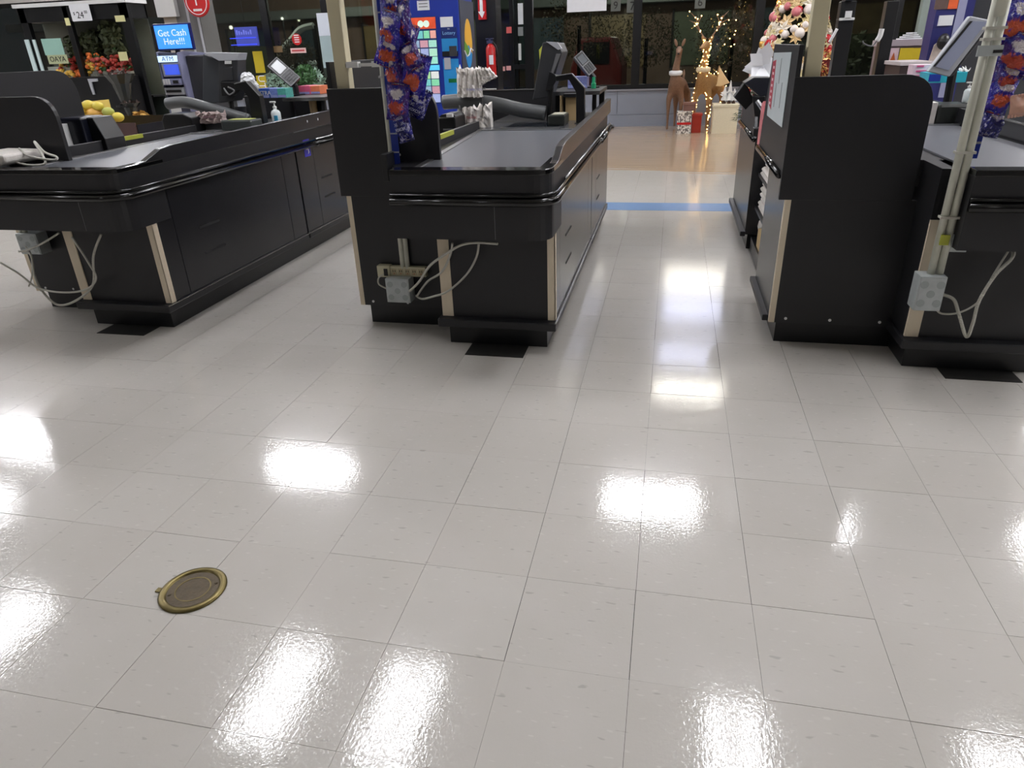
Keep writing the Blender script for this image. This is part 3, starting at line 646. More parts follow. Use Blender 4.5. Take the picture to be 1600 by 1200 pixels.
# curtain of blue LED sign, red stickers
t, a, b_, z0, z1 = signbox(368, 42, 402, 72, YF-.35, (56, 66, 150), 'lit_sign', 'blue glowing sign hanging in the left window', 'sign', emit=.5)
for k in range(7): B(a+.03+k*.048, a+.06+k*.048, YF-.355, YF-.35, z0+(z1-z0)*.6, z0+(z1-z0)*(.85-.05*(k % 3))).obj('blurred_letter', mat('sign_pale_blue', (100, 110, 200), .5, var=0, emit=.4), t)
for k in (0, 1): B(a-.12, b_-.03, YF-.36, YF-.352, z0+.02+k*(z1-z0)*.35, z0+.03+k*(z1-z0)*.35).obj('neon_line', mat('neon_blue', (50, 70, 255), .5, var=0, emit=1.2), t)
B((a+b_)/2-.003, (a+b_)/2+.003, YF-.34, YF-.33, z1, z1+1.2).obj('cord', frame_m, t)
t, a, b_, z0, z1 = signbox(397, 80, 412, 114, YF+.062, (186, 168, 36), 'window_banner', 'yellow vertical banner with white letters in the left window', 'sign', d=.009)
aa = a; t2, a, b_, z0b, z1b = signbox(402, 118, 417, 146, YF+.062, (186, 168, 36), 'window_banner', 'lower piece of the yellow banner with the letters UTS', 'sign', d=.009)
text('lettering', 'UTS', .2, ((a+b_)/2, YF+.060, (z0b+z1b)/2), t2, print_white, rot=(PI/2, PI/2, 0))
t, a, b_, z0, z1 = signbox(456, 52, 471, 71, YF+.062, (196, 38, 44), 'window_sticker', 'round red sticker with white lines on the left window', 'sticker', d=.009)
bpy.data.objects.remove(t.children[0]); MB().lathe([((b_-a)/2, 0), ((b_-a)/2, .004)], (0, 0, 0), 24).xf(Matrix.Translation(((a+b_)/2, YF+.070, (z0+z1)/2)) @ Matrix.Rotation(PI/2, 4, 'X')).obj('disc', red, t)
for k in range(4): B(a+.05, b_-.05, YF+.063, YF+.067, z0+.05+k*.038, z0+.068+k*.038).obj('print_line', print_white, t)
t, a, b_, z0, z1 = signbox(454, 75, 478, 83, YF+.062, (222, 190, 188), 'window_sticker', 'oblong pink and white sticker below the round red one', 'sticker', d=.009)
B(a+.03, b_-.03, YF+.059, YF+.063, z0+.03, z1-.03).obj('red_bar', mat('muted_red', (190, 70, 78), .5, var=0), t)
t, a, b_, z0, z1 = signbox(318, 31, 334, 57, 11.0, (186, 192, 190), 'hanging_notice', 'pale blank notice hanging right of the grey column', 'notice', d=.01); B((a+b_)/2-.004, (a+b_)/2+.004, 11.0, 11.01, z1, HC+.06).obj('cord', lgrey, t)
signbox(424, 72, 441, 82, YF+.062, (120, 100, 70), 'window_notice', 'small brown cardboard notice on the left window', 'notice', d=.009)
# white diagonal canopy band and car hood outside
cv = spline([at(443, 76, 15), at(456, 62, 15), at(470, 46, 15), at(490, 40, 15)], 5)
tag(MB().tube(cv, .07, 6).obj('curved_rail', mat('dull_white_rail', (190, 198, 192), .5, var=.1), org=cv[0]), 'curved pale rail seen outside through the left window', 'rail')
B(cv[-1].x-.05, cv[-1].x+.05, 15, 15.1, -.1, cv[-1].z).obj('rail_post', frame_m, bpy.data.objects['curved_rail']); B(cv[0].x-.05, cv[0].x+.05, 15, 15.1, -.1, cv[0].z).obj('rail_post', frame_m, bpy.data.objects['curved_rail'])
car = thing('parked_car', 'pale parked car, only its sloping bonnet seen through the left window', 'car', (at(470, 110, 16).x, 16, -.1))
q = [at(425, 118, 16), at(440, 112, 16), at(496, 94, 16), at(512, 96, 16), at(512, 130, 16), at(425, 130, 16)]
MB().prism([(v.x, v.z) for v in q], 'y', 15.4, 17.0).obj('bonnet', mat('pale_car_paint', (172, 186, 182), .3, var=.05), car, bevel=.03)
a, b_, z0, z1 = rect(425, 115, 512, 122, 15.5); B(a, b_, 15.3, 17.1, -.1, z0).obj('car_body', mat('dark_car_trim', (42, 44, 44), .4, var=.1), car)
for u in (438, 492):
    p = at(u, 119, 15.28); MB().box(p.x-.12, p.x+.12, 15.26, 15.3, p.z-.05, p.z+.05).obj('headlamp', mat('dim_pink_lamp', (200, 130, 140), .3, var=0), car)
for x in (a.real+.3, b_-.3): MB().lathe([(.3, 0), (.3, .2)], (0, 0, 0), 14).xf(Matrix.Translation((x, 15.5, .2)) @ Matrix.Rotation(PI/2, 4, 'X')).obj('wheel', dark, car)
# shrubs in planters in front of the left window
def leafball(c, r, n, mt, name, parent, lsz=.03, sq=1, kind='stuff', fl=None):
    b = MB(); 
    for k in range(n):
        d = Vector((random.gauss(0, 1), random.gauss(0, 1), random.gauss(0, 1))).normalized()*r*random.uniform(.5, 1)
        p = Vector(c)+Vector((d.x, d.y, d.z*sq)); ax = Vector((random.gauss(0, 1), random.gauss(0, 1), random.gauss(0, 1))).normalized(); t = ax.orthogonal().normalized()
        b.add([p-ax*lsz, p+t*lsz*.45, p+ax*lsz, p-t*lsz*.45], [(0, 1, 2, 3)])
    return b.obj(name, mt, parent, kind=kind)
random.seed(5)
def planter(u, v, y, r, lab, lm=None):
    p = at(u, v, y); t = thing('potted_shrub', lab, 'plant', (p.x, y, 0))
    MB().lathe([(.12, 0), (.16, .3), (.17, .32), (.15, .32)], (p.x, y, 0), 14).obj('pot', dgrey, t)
    MB().tube([(p.x, y, .3), (p.x, y, p.z-.02)], .012, 6).obj('stem', grass, t)
    leafball(p, r, 260, lm or grass, 'foliage', t, .035)
pale_leaf = mat('pale_blue_green_leaves', (130, 158, 140), .6, var=.3, scale=20)
planter(438, 128, 10.0, .22, 'bushy pale green shrub just right of the white paper wad', pale_leaf)
planter(478, 118, 9.0, .16, 'small-leaved green shrub above the pink boxes'); planter(493, 124, 9.8, .16, 'green and grey shrub half hidden by the cream post', pale_leaf)
# grey column with red sign and rails, left
a, b_, z0, z1 = rect(268, 50, 318, 160, 9.6)
cl = thing('wall_column', 'beige-grey square column behind the cash machine', 'column', ((a+b_)/2, 9.8, 0))
B(a-.02, a+.20, 9.7, 10.1, 0, HC+.05).obj('beige_side', mat('beige_column_paint', (170, 162, 150), .6, var=.06), cl); B(a+.20, b_+.05, 9.7, 10.1, 0, HC+.05).obj('grey_side', mat('grey_column_paint', (108, 108, 106), .6, var=.06), cl)
B(a-.06, a+.27, 9.62, 10.1, at(285, 25, 9.6).z, HC).obj('upper_cladding', mat('white_cladding', (198, 198, 196), .6, var=.04), cl)
for u in (300, 315):
    x = at(u, 55, 9.6).x; MB().tube([(x, 9.6, .9), (x, 9.6, 3.2)], .016, 8).obj('metal_rail', lgrey, cl)
rs = at(308, 3, 9.4); t = thing('red_sign', 'rounded red sign with white logo at the top edge, left', 'sign', (rs.x, 9.4, rs.z-.2))
MB().lathe([(.01, -.02), (.19, -.02), (.20, 0), (.19, .02), (.01, .02)], (0, 0, 0), 28).xf(Matrix.Translation((rs.x, 9.4, rs.z-.0)) @ Matrix.Rotation(PI/2, 4, 'X')).obj('disc', red, t)
MB().tube([(rs.x+.165*math.cos(q*PI/14), 9.376, rs.z+.165*math.sin(q*PI/14)) for q in range(-15, 2)], .006, 6).obj('white_ring', print_white, t)
B(rs.x-.2, rs.x+.15, 9.385, 9.415, rs.z, rs.z+.5).obj('upper_board', red, t)
text('logo', 'Y', .22, (rs.x, 9.37, rs.z+.02), t, print_white); [B(rs.x-.07+k*.024, rs.x-.054+k*.024, 9.372, 9.38, rs.z-.12, rs.z-.09).obj('small_letter', print_white, t) for k in range(6)]
B(rs.x-.01, rs.x+.01, 9.42, 9.44, rs.z, HC).obj('hanger', frame_m, t)
# ------------------------------------------------------------------ cash machine
Y = 8.5; a, b_, _, _ = rect(248, 120, 289, 121, Y); zt = at(265, 80, Y).z
atm = thing('cash_machine', 'grey and lilac cash machine with lit ATM header', 'cash machine', ((a+b_)/2, Y, 0))
lil = mat('lilac_grey_plastic', (128, 130, 158), .4, var=.05)
w_ = b_-a
MB().prism([(Y, 0), (Y+.6, 0), (Y+.6, zt-.03), (Y+.1, zt), (Y-.02, zt-.02), (Y-.04, zt-.15), (Y+.0, .75)], 'x', a, a+.035).obj('left_cheek', lil, atm, bevel=.006)
MB().prism([(Y, 0), (Y+.6, 0), (Y+.6, zt-.03), (Y+.1, zt), (Y-.02, zt-.02), (Y-.04, zt-.15), (Y+.0, .75)], 'x', b_-.035, b_).obj('right_cheek', lil, atm, bevel=.006)
B(a+.035, b_-.035, Y+.06, Y+.6, 0, zt-.02).obj('cabinet', mat('atm_slate', (70, 72, 86), .45, var=.06), atm)
B(b_, b_+.30, Y+.1, Y+.7, 0, zt-.06).obj('safe_body', dgrey, atm, bevel=.02)
hz0, hz1 = at(265, 97, Y).z, at(265, 87, Y).z
h = B(a+.05, b_-.05, Y-.0, Y+.06, hz0, hz1).obj('header_light', mat('atm_header_glow', (206, 232, 255), .4, var=.05, emit=.8), atm)
text('header_lettering', 'ATM', (hz1-hz0)*1.0, ((a+b_)/2, Y-.003, (hz0+hz1)/2), h, mat('atm_text_blue', (40, 80, 160), .5, var=0), sx=1.15)
z0, z1 = at(265, 117, Y).z, at(265, 101, Y).z
sc_ = B(a+.07, b_-.05, Y+.02, Y+.06, z0-.02, z1+.02).obj('screen_bezel', lgrey, atm); B(a+.11, b_-.08, Y+.012, Y+.02, z0, z1).obj('screen', mat('atm_blue_screen', (70, 96, 226), .3, var=.05, emit=.6), sc_)
z0, z1 = at(265, 133, Y).z, at(265, 122, Y).z
B(a+.05, b_-.05, Y-.06, Y+.06, z0, z1-.01).obj('keypad_shelf', lil, atm, bevel=.004)
for i in range(3):
    for j in range(4): B(a+.10+i*.04, a+.13+i*.04, Y-.066, Y-.058, z0+.01+j*.018, z0+.023+j*.018).obj('key', white, atm)
B(b_-.16, b_-.08, Y-.066, Y-.05, z0+.02, z1-.03).obj('card_slot', black0, atm)
z0, z1 = at(265, 148, Y).z, at(265, 137, Y).z
B(a+.06, b_-.06, Y-.02, Y+.06, z0, z1).obj('cash_tray', lgrey, atm); B(a+.09, b_-.09, Y-.03, Y-.018, z0+.03, z1-.03).obj('tray_slot', black0, atm)
B(a+.06, b_-.06, Y-.03, Y+.06, .3, .5).obj('lower_tray', lgrey, atm); B(a+.1, b_-.15, Y-.035, Y-.03, z0-.25, z0-.12).obj('logo_plate', white, atm)
# its topper screen
a, b_, z0, z1 = rect(244, 39, 297, 76, Y)
tp = thing('topper_screen', 'bright blue screen reading Get Cash Here on top of the cash machine', 'screen', ((a+b_)/2, Y, z0))
mid = (a+b_)/2
def tilt(mb): return mb.xf(Matrix.Translation((mid, Y, (z0+z1)/2)) @ Matrix.Rotation(math.radians(1), 4, 'Y') @ Matrix.Translation((-mid, -Y, -(z0+z1)/2)))
B(a-.02, b_+.02, Y, Y+.05, z0-.02, z1+.02).obj('bezel', mat('navy_bezel', (24, 30, 92), .3, var=0), tp, bevel=.006)
f_ = B(a, b_, Y-.006, Y, z0, z1).obj('screen', mat('screen_sky_blue', (62, 140, 236), .3, var=.35, scale=6, emit=.9), tp)
pk = mat('screen_pale_text', (206, 214, 246), .5, var=0, emit=.8)
text('screen_lettering', 'Get Cash', .115, (mid, Y-.008, z0+(z1-z0)*.66), f_, pk); text('screen_lettering', 'Here!!!', .115, (mid+.01, Y-.008, z0+(z1-z0)*.30), f_, pk)
B(mid-.03, mid+.03, Y+.02, Y+.05, zt-.03, z0).obj('neck', dark, tp)
# ------------------------------------------------------------------ floral cooler, flowers
Y = 7.2
def fx(u, v): return at(u, v, Y)
xl, xm, xr = fx(52, 100).x, fx(124, 100).x, fx(213, 100).x; zt = at(120, 8, Y).z; zb = at(150, 185, Y).z
fc = thing('floral_cooler', 'black-framed glass flower cooler with a white top rail', 'cooler', ((xl+xr)/2, Y, 0))
xr2 = fx(219, 100).x
B(xl, xr2, Y+.05, Y+.34, 0, .62).obj('base', dark, fc); B(xl, xr2, Y+.32, Y+.34, .62, zt).obj('back', mat('cooler_dark_green', (40, 46, 40), .6, var=.3, scale=6), fc)
B(xl, xr2, Y, Y+.34, zt-.16, zt).obj('header', frame_m, fc); B(xl-.03, xr2+.03, Y-.03, Y+.34, zt, zt+.04).obj('white_top_rail', white, fc)
for x, w2 in ((xl, .10), (xm-.035, .07), (xr-.06, .12)): B(x, x+w2, Y, Y+.06, .0, zt).obj('door_frame', frame_m, fc, bevel=.004)
for a_, b2 in ((xl+.10, xm-.035), (xm+.035, xr-.06)):
    B(a_, b2, Y, Y+.05, .55, .68).obj('bottom_rail', frame_m, fc)
B(xl, xr2, Y+.1, Y+.32, .95, .97).obj('shelf', dark, fc)
for x in (xr+.0, xl+.04): B(x-.02, x+.02, Y+.07, Y+.085, 1.0, zt-.2).obj('hidden_fill_strip', mat('cooler_fill_glow', (255, 240, 215), .5, var=0, emit=9), fc)  # added strips hidden behind the frames to light the flowers
for k, (u, wd_) in enumerate(((44, .055), (55, .035))):
    p = at(u+5, 90, Y-.03); B(p.x-wd_/2, p.x+wd_/2, Y-.03, Y-.012, at(u+8, 114, Y).z, at(u, 62, Y).z).obj('pale_label_strip', mat('pale_strip', (188, 206, 206), .4, var=.04, emit=.1), fc)  # pale labels with a faint glow put into their colour
fp = rect(69, 60, 100, 100, Y-.02); sg = thing('door_sign', 'pale green sign with black lettering on the left cooler door', 'sign', ((fp[0]+fp[1])/2, Y-.02, fp[2]))
B(fp[0], fp[1], Y-.02, Y-.012, fp[2]+.1, fp[3]).obj('upper_sheet', mat('mint_paper', (150, 190, 176), .5, var=.06), sg); B(fp[0]+.02, fp[1]+.02, Y-.02, Y-.012, fp[2], fp[2]+.1).obj('lower_sheet', mat('cream_paper', (172, 178, 140), .5, var=.06), sg)
text('lettering', 'OAYA', .085, ((fp[0]+fp[1])/2+.02, Y-.0215, fp[2]+.05), sg, black0)
fp = rect(78, 104, 108, 118, Y+.1); tag(B(fp[0], fp[1], Y+.08, Y+.2, .97, fp[3]).obj('pale_box', mat('pale_grey_box', (170, 176, 170), .5, var=.05)), 'pale grey box behind the left cooler door under the green sign', 'box')
fp = rect(110, 6, 141, 33, Y-.05); pt = thing('price_sign', 'white price card with black figures hanging from the cooler rail', 'sign', ((fp[0]+fp[1])/2, Y-.05, fp[2]))
B(fp[0], fp[1], Y-.05, Y-.044, fp[2], fp[3]).obj('card', paper, pt); text('price_figures', '24', .10, ((fp[0]+fp[1])/2-.01, Y-.0515, fp[2]+.06), pt, black0); text('price_cents', '00', .045, ((fp[0]+fp[1])/2+.075, Y-.0515, fp[2]+.09), pt, black0); text('price_currency', '$', .045, ((fp[0]+fp[1])/2-.09, Y-.0515, fp[2]+.08), pt, black0)
for u0_, v0_, u1_, v1_, lab in ((179, 24, 194, 34, 'small yellow label high on the right cooler door'), (185, 81, 198, 95, 'small square cream label low on the right cooler door'), (101, 28, 108, 40, 'bright yellow tag at the top of the cooler door joint')):
    fp = rect(u0_, v0_, u1_, v1_, Y-.02); tag(B(fp[0], fp[1], Y-.012, Y-.006, fp[2], fp[3]).obj('price_label', mat('cream_label', (222, 218, 160), .5, var=.05)), lab, 'label')
random.seed(21)
flcol = [mat('orange_petals', (216, 112, 44), .6, var=.3, scale=30), mat('wine_red_petals', (170, 56, 44), .6, var=.3, scale=30), mat('yellow_petals', (220, 178, 76), .6, var=.3, scale=30), mat('dusky_pink_petals', (186, 84, 76), .6, var=.3, scale=30), mat('white_petals', (226, 220, 210), .6, var=.12, scale=30)]
cell_m = mat('clear_wrap', (150, 150, 140), .2, var=.1)
for k, (u, v, y, ci, r, lab) in enumerate(((110, 98, 7.35, 1, .10, 'wine red bouquet at the left of the cooler'), (108, 112, 7.32, 2, .10, 'yellow bouquet below the wine red one, left in the cooler'), (126, 116, 7.32, 0, .08, 'small orange bouquet beside the door joint'),
       (150, 96, 7.38, 0, .11, 'orange bouquet in the middle of the cooler'), (148, 108, 7.32, 2, .09, 'golden yellow bouquet in the middle of the cooler'), (168, 104, 7.36, 3, .11, 'dusky pink bouquet right of the golden one'), (190, 100, 7.35, 1, .11, 'dark red bouquet beside the right door frame'), (205, 104, 7.33, 3, .10, 'pinkish red bouquet furthest right in the cooler'))):
    y = 7.34; p = at(u, v, y); t = thing('bouquet', lab, 'flowers', (p.x, y, .97), 'bouquets in the flower cooler')
    bz = min(.97, p.z-.1)
    MB().lathe([(.03, 0), (.05, .05), (r*.8, max(.06, p.z-bz-.05))], (p.x, y, bz), 10).obj('wrap', cell_m, t)
    for q in range(30):
        d = Vector((random.uniform(-1.15, 1.15), random.uniform(-.9, .1), random.uniform(-.75, .8)))*r; MB().ell(p+d, .03, .03, .024, 7, 4, .2).obj('bloom', flcol[ci], t, smooth=True)
    leafball(p, r*1.1, 60, grass, 'leaves', t, .03, .8)
olive = mat('olive_foliage', (66, 74, 46), .6, var=.5, scale=20)
for k, (u, v, lab) in enumerate(((118, 72, 'leafy greenery behind the left cooler door'), (142, 66, 'dark leafy greenery in the middle of the cooler'), (172, 52, 'yellow-green leafy bunch high on the right of the cooler'), (180, 78, 'leafy bunch above the dusky pink flowers'))):
    p = at(u, v, 7.43); t = thing('greenery_bunch', lab, 'foliage', (p.x, 7.43, .97)); leafball(p, .13, 230, olive, 'leaves', t, .04, 1.1); MB().tube([(p.x, 7.43, .97), p], .02, 6).obj('stems', grass, t)
for u, v, w_, hh, lab in ((192, 140, .22, .34, 'large dark plastic-wrapped bouquet in front of the cooler'), (205, 172, .16, .16, 'small wrapped bundle below the large dark one')):
    p = at(u, v, 6.9); t = thing('wrapped_bundle', lab, 'flowers', (p.x, 6.9, .5)); MB().lathe([(.05, -hh/2), (w_*.5, hh*.2), (w_*.8, hh/2)], p, 12).obj('dark_wrap', mat('dark_plastic_wrap', (44, 46, 42), .15, var=.2), t); leafball(p+Vector((0, 0, hh*.5)), w_*.7, 60, mat('dusky_leaves', (70, 52, 44), .5, var=.4), 'leaves', t, .025, .3)
    MB().lathe([(.12, 0), (.12, .02)], (p.x, 6.9, p.z-hh/2-.02), 12).obj('foot', dark, t); B(p.x-.1, p.x+.1, 6.85, 6.95, 0, p.z-hh/2-.02).obj('pedestal', dark, t)
p = at(222, 190, 6.7); t = thing('gold_foil_bouquet', 'gold glinting foil bundle at the lower right of the cooler', 'flowers', (p.x, 6.7, 0)); leafball(p, .14, 160, gold, 'foil_leaves', t, .04, .8); B(p.x-.1, p.x+.1, 6.65, 6.8, 0, p.z-.08).obj('bucket', dark, t)
p = at(233, 112, 8.0); t = thing('red_flower_bucket', 'dim red flowers between the cooler and the cash machine', 'flowers', (p.x, 8.0, 0)); leafball(p, .12, 100, mat('coral_petals', (190, 70, 76), .6, var=.2), 'blooms', t, .04); B(p.x-.08, p.x+.08, 7.95, 8.1, 0, p.z-.1).obj('bucket', dark, t)
p = at(149, 135, 6.95); t = thing('reversed_seven', 'white reversed lane number 7, shaped as a flat hook, on the black cooler front', 'bracket', (p.x, 6.95, 0)); k = 6.95*1.1/FPX  # reversed lane number 7, built as a flat white shape
MB().prism([(p.x-.075, p.z+.085), (p.x+.06, p.z+.085), (p.x+.055, p.z+.055), (p.x-.03, p.z+.05), (p.x-.03, p.z-.09), (p.x-.06, p.z-.09)], 'y', 6.94, 6.955).obj('hook', lgrey, t)
B(p.x-.35, p.x+.45, 6.96, 7.18, 0, p.z+.105).obj('black_tub', dark, t)
# mangoes
Y = 5.4; a, b_, z0, z1 = rect(118, 160, 208, 196, Y)
tr = thing('fruit_crate', 'dark display crate of mangoes behind the left checkout', 'crate', ((a+b_)/2, Y, 0))
B(a, b_, Y, Y+.5, z0-.12, z0-.08).obj('crate_floor', card, tr); B(a, b_, Y-.01, Y, z0-.12, z0+.02).obj('front_board', mat('red_brown_board', (72, 50, 48), .5, var=.1), tr); B(a-.01, a, Y, Y+.5, z0-.12, z1).obj('yellow_side', mat('yellow_card', (214, 190, 96), .6, var=.05), tr); B(b_, b_+.01, Y, Y+.5, z0-.12, z0).obj('side_board', dark, tr); B(a, b_, Y+.5, Y+.51, z0-.12, z0+.05).obj('rear_board', dark, tr)
B(a, b_, Y, Y+.5, 0, z0-.12).obj('stand', dark, tr)
mg = [mat('yellow_mango_skin', (216, 196, 76), .4, var=.15, scale=14), mat('orange_mango_skin', (222, 172, 84), .4, var=.15, scale=14), mat('green_mango_skin', (172, 176, 84), .4, var=.2, scale=14)]
for u, v, r, ci, lab in ((127, 170, .05, 0, 'leftmost pale yellow mango'), (138, 164, .052, 0, 'yellow mango at the top left of the pile'), (153, 166, .05, 0, 'round yellow mango second along the top'), (148, 177, .065, 1, 'big orange mango in front of the pile'), (130, 182, .05, 0, 'green-yellow mango low at the left of the pile'),
       (169, 175, .052, 2, 'greenish mango right of the big orange one'), (184, 183, .052, 0, 'rightmost yellow mango'), (171, 187, .055, 1, 'orange mango low at the right of the pile'), (160, 188, .045, 1, 'small orange mango in the front middle')):
    p = at(u, v, Y+.12); tag(MB().ell((p.x, p.y, p.z), r*1.25, r, r*.88, 14, 9).obj('mango', mg[ci], smooth=True, org=p), lab+' in the dark crate', 'fruit', 'mangoes in the crate')
# black printer and yellow tag behind the left divider panel
p = at(128, 222, 3.0)
pr_ = thing('receipt_printer', 'black box printer right of the left-hand rounded divider panel', 'printer', (p.x, 3.0, .79))
a, b_, z0, z1 = rect(95, 184, 130, 220, 2.9); B(a, b_, 2.9, 3.1, .79, z1).obj('housing', mat('navy_black_plastic', (18, 20, 32), .3, var=.1), pr_, bevel=.012)
a, b_, z0, z1 = rect(128, 184, 160, 220, 2.95); MB().prism([(a, .79), (b_, .79), (b_, z0+.01), (b_-.05, z1), (a, z1)], 'y', 2.95, 3.12).obj('paper_cover', dark, pr_, bevel=.006)
p = at(90, 200, 2.85); B(p.x-.05, p.x+.03, 2.86, 2.95, .79, p.z+.02).obj('white_tray', white, pr_)
# white wrapped bag with loose cord on the left counter
a, b_, z0, z1 = rect(-8, 226, 33, 256, 2.28)
wb = thing('white_device', 'white cushion-like device with a loose cord on the left counter end', 'device', ((a+b_)/2, 2.28, .892))
MB().prism([(a-.05, .895), (b_-.02, .893), (b_+.012, .915), (b_+.012, .95), (a-.05, .955)], 'y', 2.16, 2.42).obj('body', bagw, wb, bevel=.012)
cp = [at(30, 232, 2.30), at(42, 242, 2.28), at(60, 247, 2.26), at(85, 250, 2.25), at(88, 245, 2.27), at(70, 238, 2.32), at(55, 222, 2.38), at(56, 226, 2.34), at(66, 242, 2.28), at(70, 256, 2.24), at(45, 258, 2.24), at(22, 253, 2.24)]
MB().tube(spline(cp, 8), .006, 8).obj('cord', cable, wb, smooth=True)

# ------------------------------------------------------------------ equipment on the lanes
def deck_rack(ox, lab):
    t = thing('packing_shelf', lab, 'shelf', (ox+.56, 4.75, .872))
    B(ox+.36, ox+.715, 4.48, 5.10, 1.035, 1.06).obj('shelf_board', lam, t, bevel=.002); B(ox+.355, ox+.72, 4.475, 4.482, 1.035, 1.06).obj('edge_trim', trim_m, t)
    B(ox+.66, ox+.69, 4.52, 4.55, .872, 1.035).obj('leg', dark, t); B(ox+.39, ox+.42, 4.52, 4.55, .872, 1.035).obj('leg', dark, t)
    B(ox+.66, ox+.70, 5.03, 5.08, .872, 1.035).obj('leg', dark, t)
    B(ox+.36, ox+.38, 4.9, 5.09, .872, 1.035).obj('rear_side', card, t)
deck_rack(0, 'black shelf with tan sides at the far end of the middle checkout')
deck_rack(-2.134, 'black shelf bearing gum boxes at the far end of the left checkout')
deck_rack(2.134, 'black shelf at the far end of the right checkout under the turquoise box')
def archpost(pts, y, zb, lab):
    t = thing('payment_post', lab, 'post', (at(*pts[-2], y).x, y, zb)); P = [at(u, v, y) for u, v in pts]
    pp = [(p.x, p.z) for p in P]; MB().prism(pp, 'y', y, y+.06).obj('arched_post', dark, t, bevel=.003)
    a_, b2 = pp[-3], pp[-2]
    B(min(pp[3][0], pp[4][0])-.01, max(pp[3][0], pp[4][0])+.01, y-.01, y+.07, zb, zb+.008).obj('foot_plate', dark, t)
    MB().tube([(pp[k][0], y-.001, pp[k][1]) for k in (0, 1, 2)], .004, 6).obj('edge_highlight', mgrey, t)  # grey line modelled along the arch in place of an edge highlight
archpost([(868, 119), (893, 115), (913, 137), (913, 197), (900, 197), (900, 144), (889, 125), (869, 127)], 4.12, .872, 'black arched post standing on the middle checkout beside the tan carton')
archpost([(366, 131), (384, 127), (405, 150), (413, 193), (395, 197), (388, 153), (378, 140), (366, 141)], 4.08, .872, 'black arched post standing on the left checkout beside the sanitiser bottle')
def ext(pts, y, d, mt, name, parent, bev=.006):
    P = [at(u, v, y) for u, v in pts]; return MB().prism([(p.x, p.z) for p in P], 'y', y, y+d).obj(name, mt, parent, bevel=bev)
# monitors
mo = thing('monitor', 'dark grey register monitor seen from behind on the middle checkout', 'monitor', (at(850, 150, 4.3).x, 4.3, .9))
ext([(848, 66), (872, 67), (878, 82), (857, 152), (832, 156)], 4.32, .30, dgrey, 'housing', mo)
ext([(853, 65), (871, 66), (878, 76), (872, 78)], 4.315, .02, lgrey, 'top_lip', mo, .001)
ext([(869, 84), (876, 84), (864, 116), (860, 116)], 4.313, .02, mgrey, 'side_vent', mo, .001)
ext([(858, 112), (870, 118), (868, 128), (860, 142), (852, 142)], 4.28, .06, dark, 'arm_mount', mo, .003)
P0 = at(862, 128, 4.3); MB().tube([(P0.x, 4.3, P0.z), (P0.x-.02, 4.32, .98), (P0.x-.03, 4.34, .872)], .018, 8).obj('support_arm', dark, mo)
ys_ = thing('yellow_panel', 'narrow yellow-green panel peeping out left of the middle monitor', 'sign', (at(845, 90, 9).x, 9, 0)); ext([(842, 78), (850, 68), (852, 110), (845, 112)], 9.0, .03, yel, 'panel', ys_, 0)
x_ = at(847, 95, 9).x; MB().tube([(x_, 9.02, 0), (x_, 9.02, at(847, 95, 9).z)], .015, 6).obj('stake', dark, ys_)
mo = thing('monitor', 'large dark grey register monitor back on the left checkout', 'monitor', (at(345, 150, 4.3).x, 4.3, .9))
ext([(317, 84), (342, 96), (343, 160), (316, 163)], 4.33, .30, mat('slate_plastic', (60, 63, 68), .45, var=.06), 'side_shell', mo)
ext([(341, 94), (371, 92), (372, 140), (366, 158), (341, 161)], 4.30, .12, dgrey, 'rear_shell', mo)
ext([(318, 82), (373, 83), (371, 94), (342, 95)], 4.295, .12, lgrey, 'top_lip', mo, .001)
ext([(351, 95), (361, 95), (361, 100), (351, 100)], 4.292, .01, white, 'asset_label', mo, 0)
ext([(348, 106), (362, 105), (364, 126), (346, 127)], 4.29, .02, mat('recess_grey', (46, 47, 50), .5, var=0), 'rear_recess', mo, .003)
ext([(344, 128), (368, 128), (372, 136), (362, 150), (346, 150)], 4.24, .06, dark, 'arm_mount', mo, .004)
MB().tube(spline([at(350, 138, 4.23), at(358, 148, 4.21), at(366, 142, 4.22), at(356, 136, 4.22)], 6), .006, 6).obj('cable_coil', mgrey, mo)
P0 = at(352, 150, 4.3); MB().tube([(P0.x, 4.36, P0.z), (P0.x, 4.36, .872)], .02, 8).obj('support_arm', dark, mo)
# right monitor, tilted white screen
mo = thing('monitor', 'tilted white-framed touch screen on the right checkout beside the conduit pole', 'monitor', (at(1480, 118, 4.0).x, 4.0, .9))
ext([(1450, 112), (1484, 120), (1551, 32), (1516, 25)], 4.0, .05, lgrey, 'bezel', mo)
ext([(1462, 104), (1482, 110), (1543, 34), (1520, 33)], 3.995, .01, mat('lavender_screen', (156, 162, 184), .2, var=.04), 'screen', mo, 0)
ext([(1484, 120), (1490, 118), (1553, 36), (1551, 31)], 4.0, .10, dgrey, 'rear_edge', mo)
ext([(1458, 104), (1461, 104), (1520, 33), (1516, 33)], 3.993, .01, black0, 'screen_border', mo, 0)
P0 = at(1490, 105, 4.1); MB().tube([(P0.x, 4.1, P0.z), (P0.x+.02, 4.12, .872)], .025, 8).obj('support_arm', dark, mo)
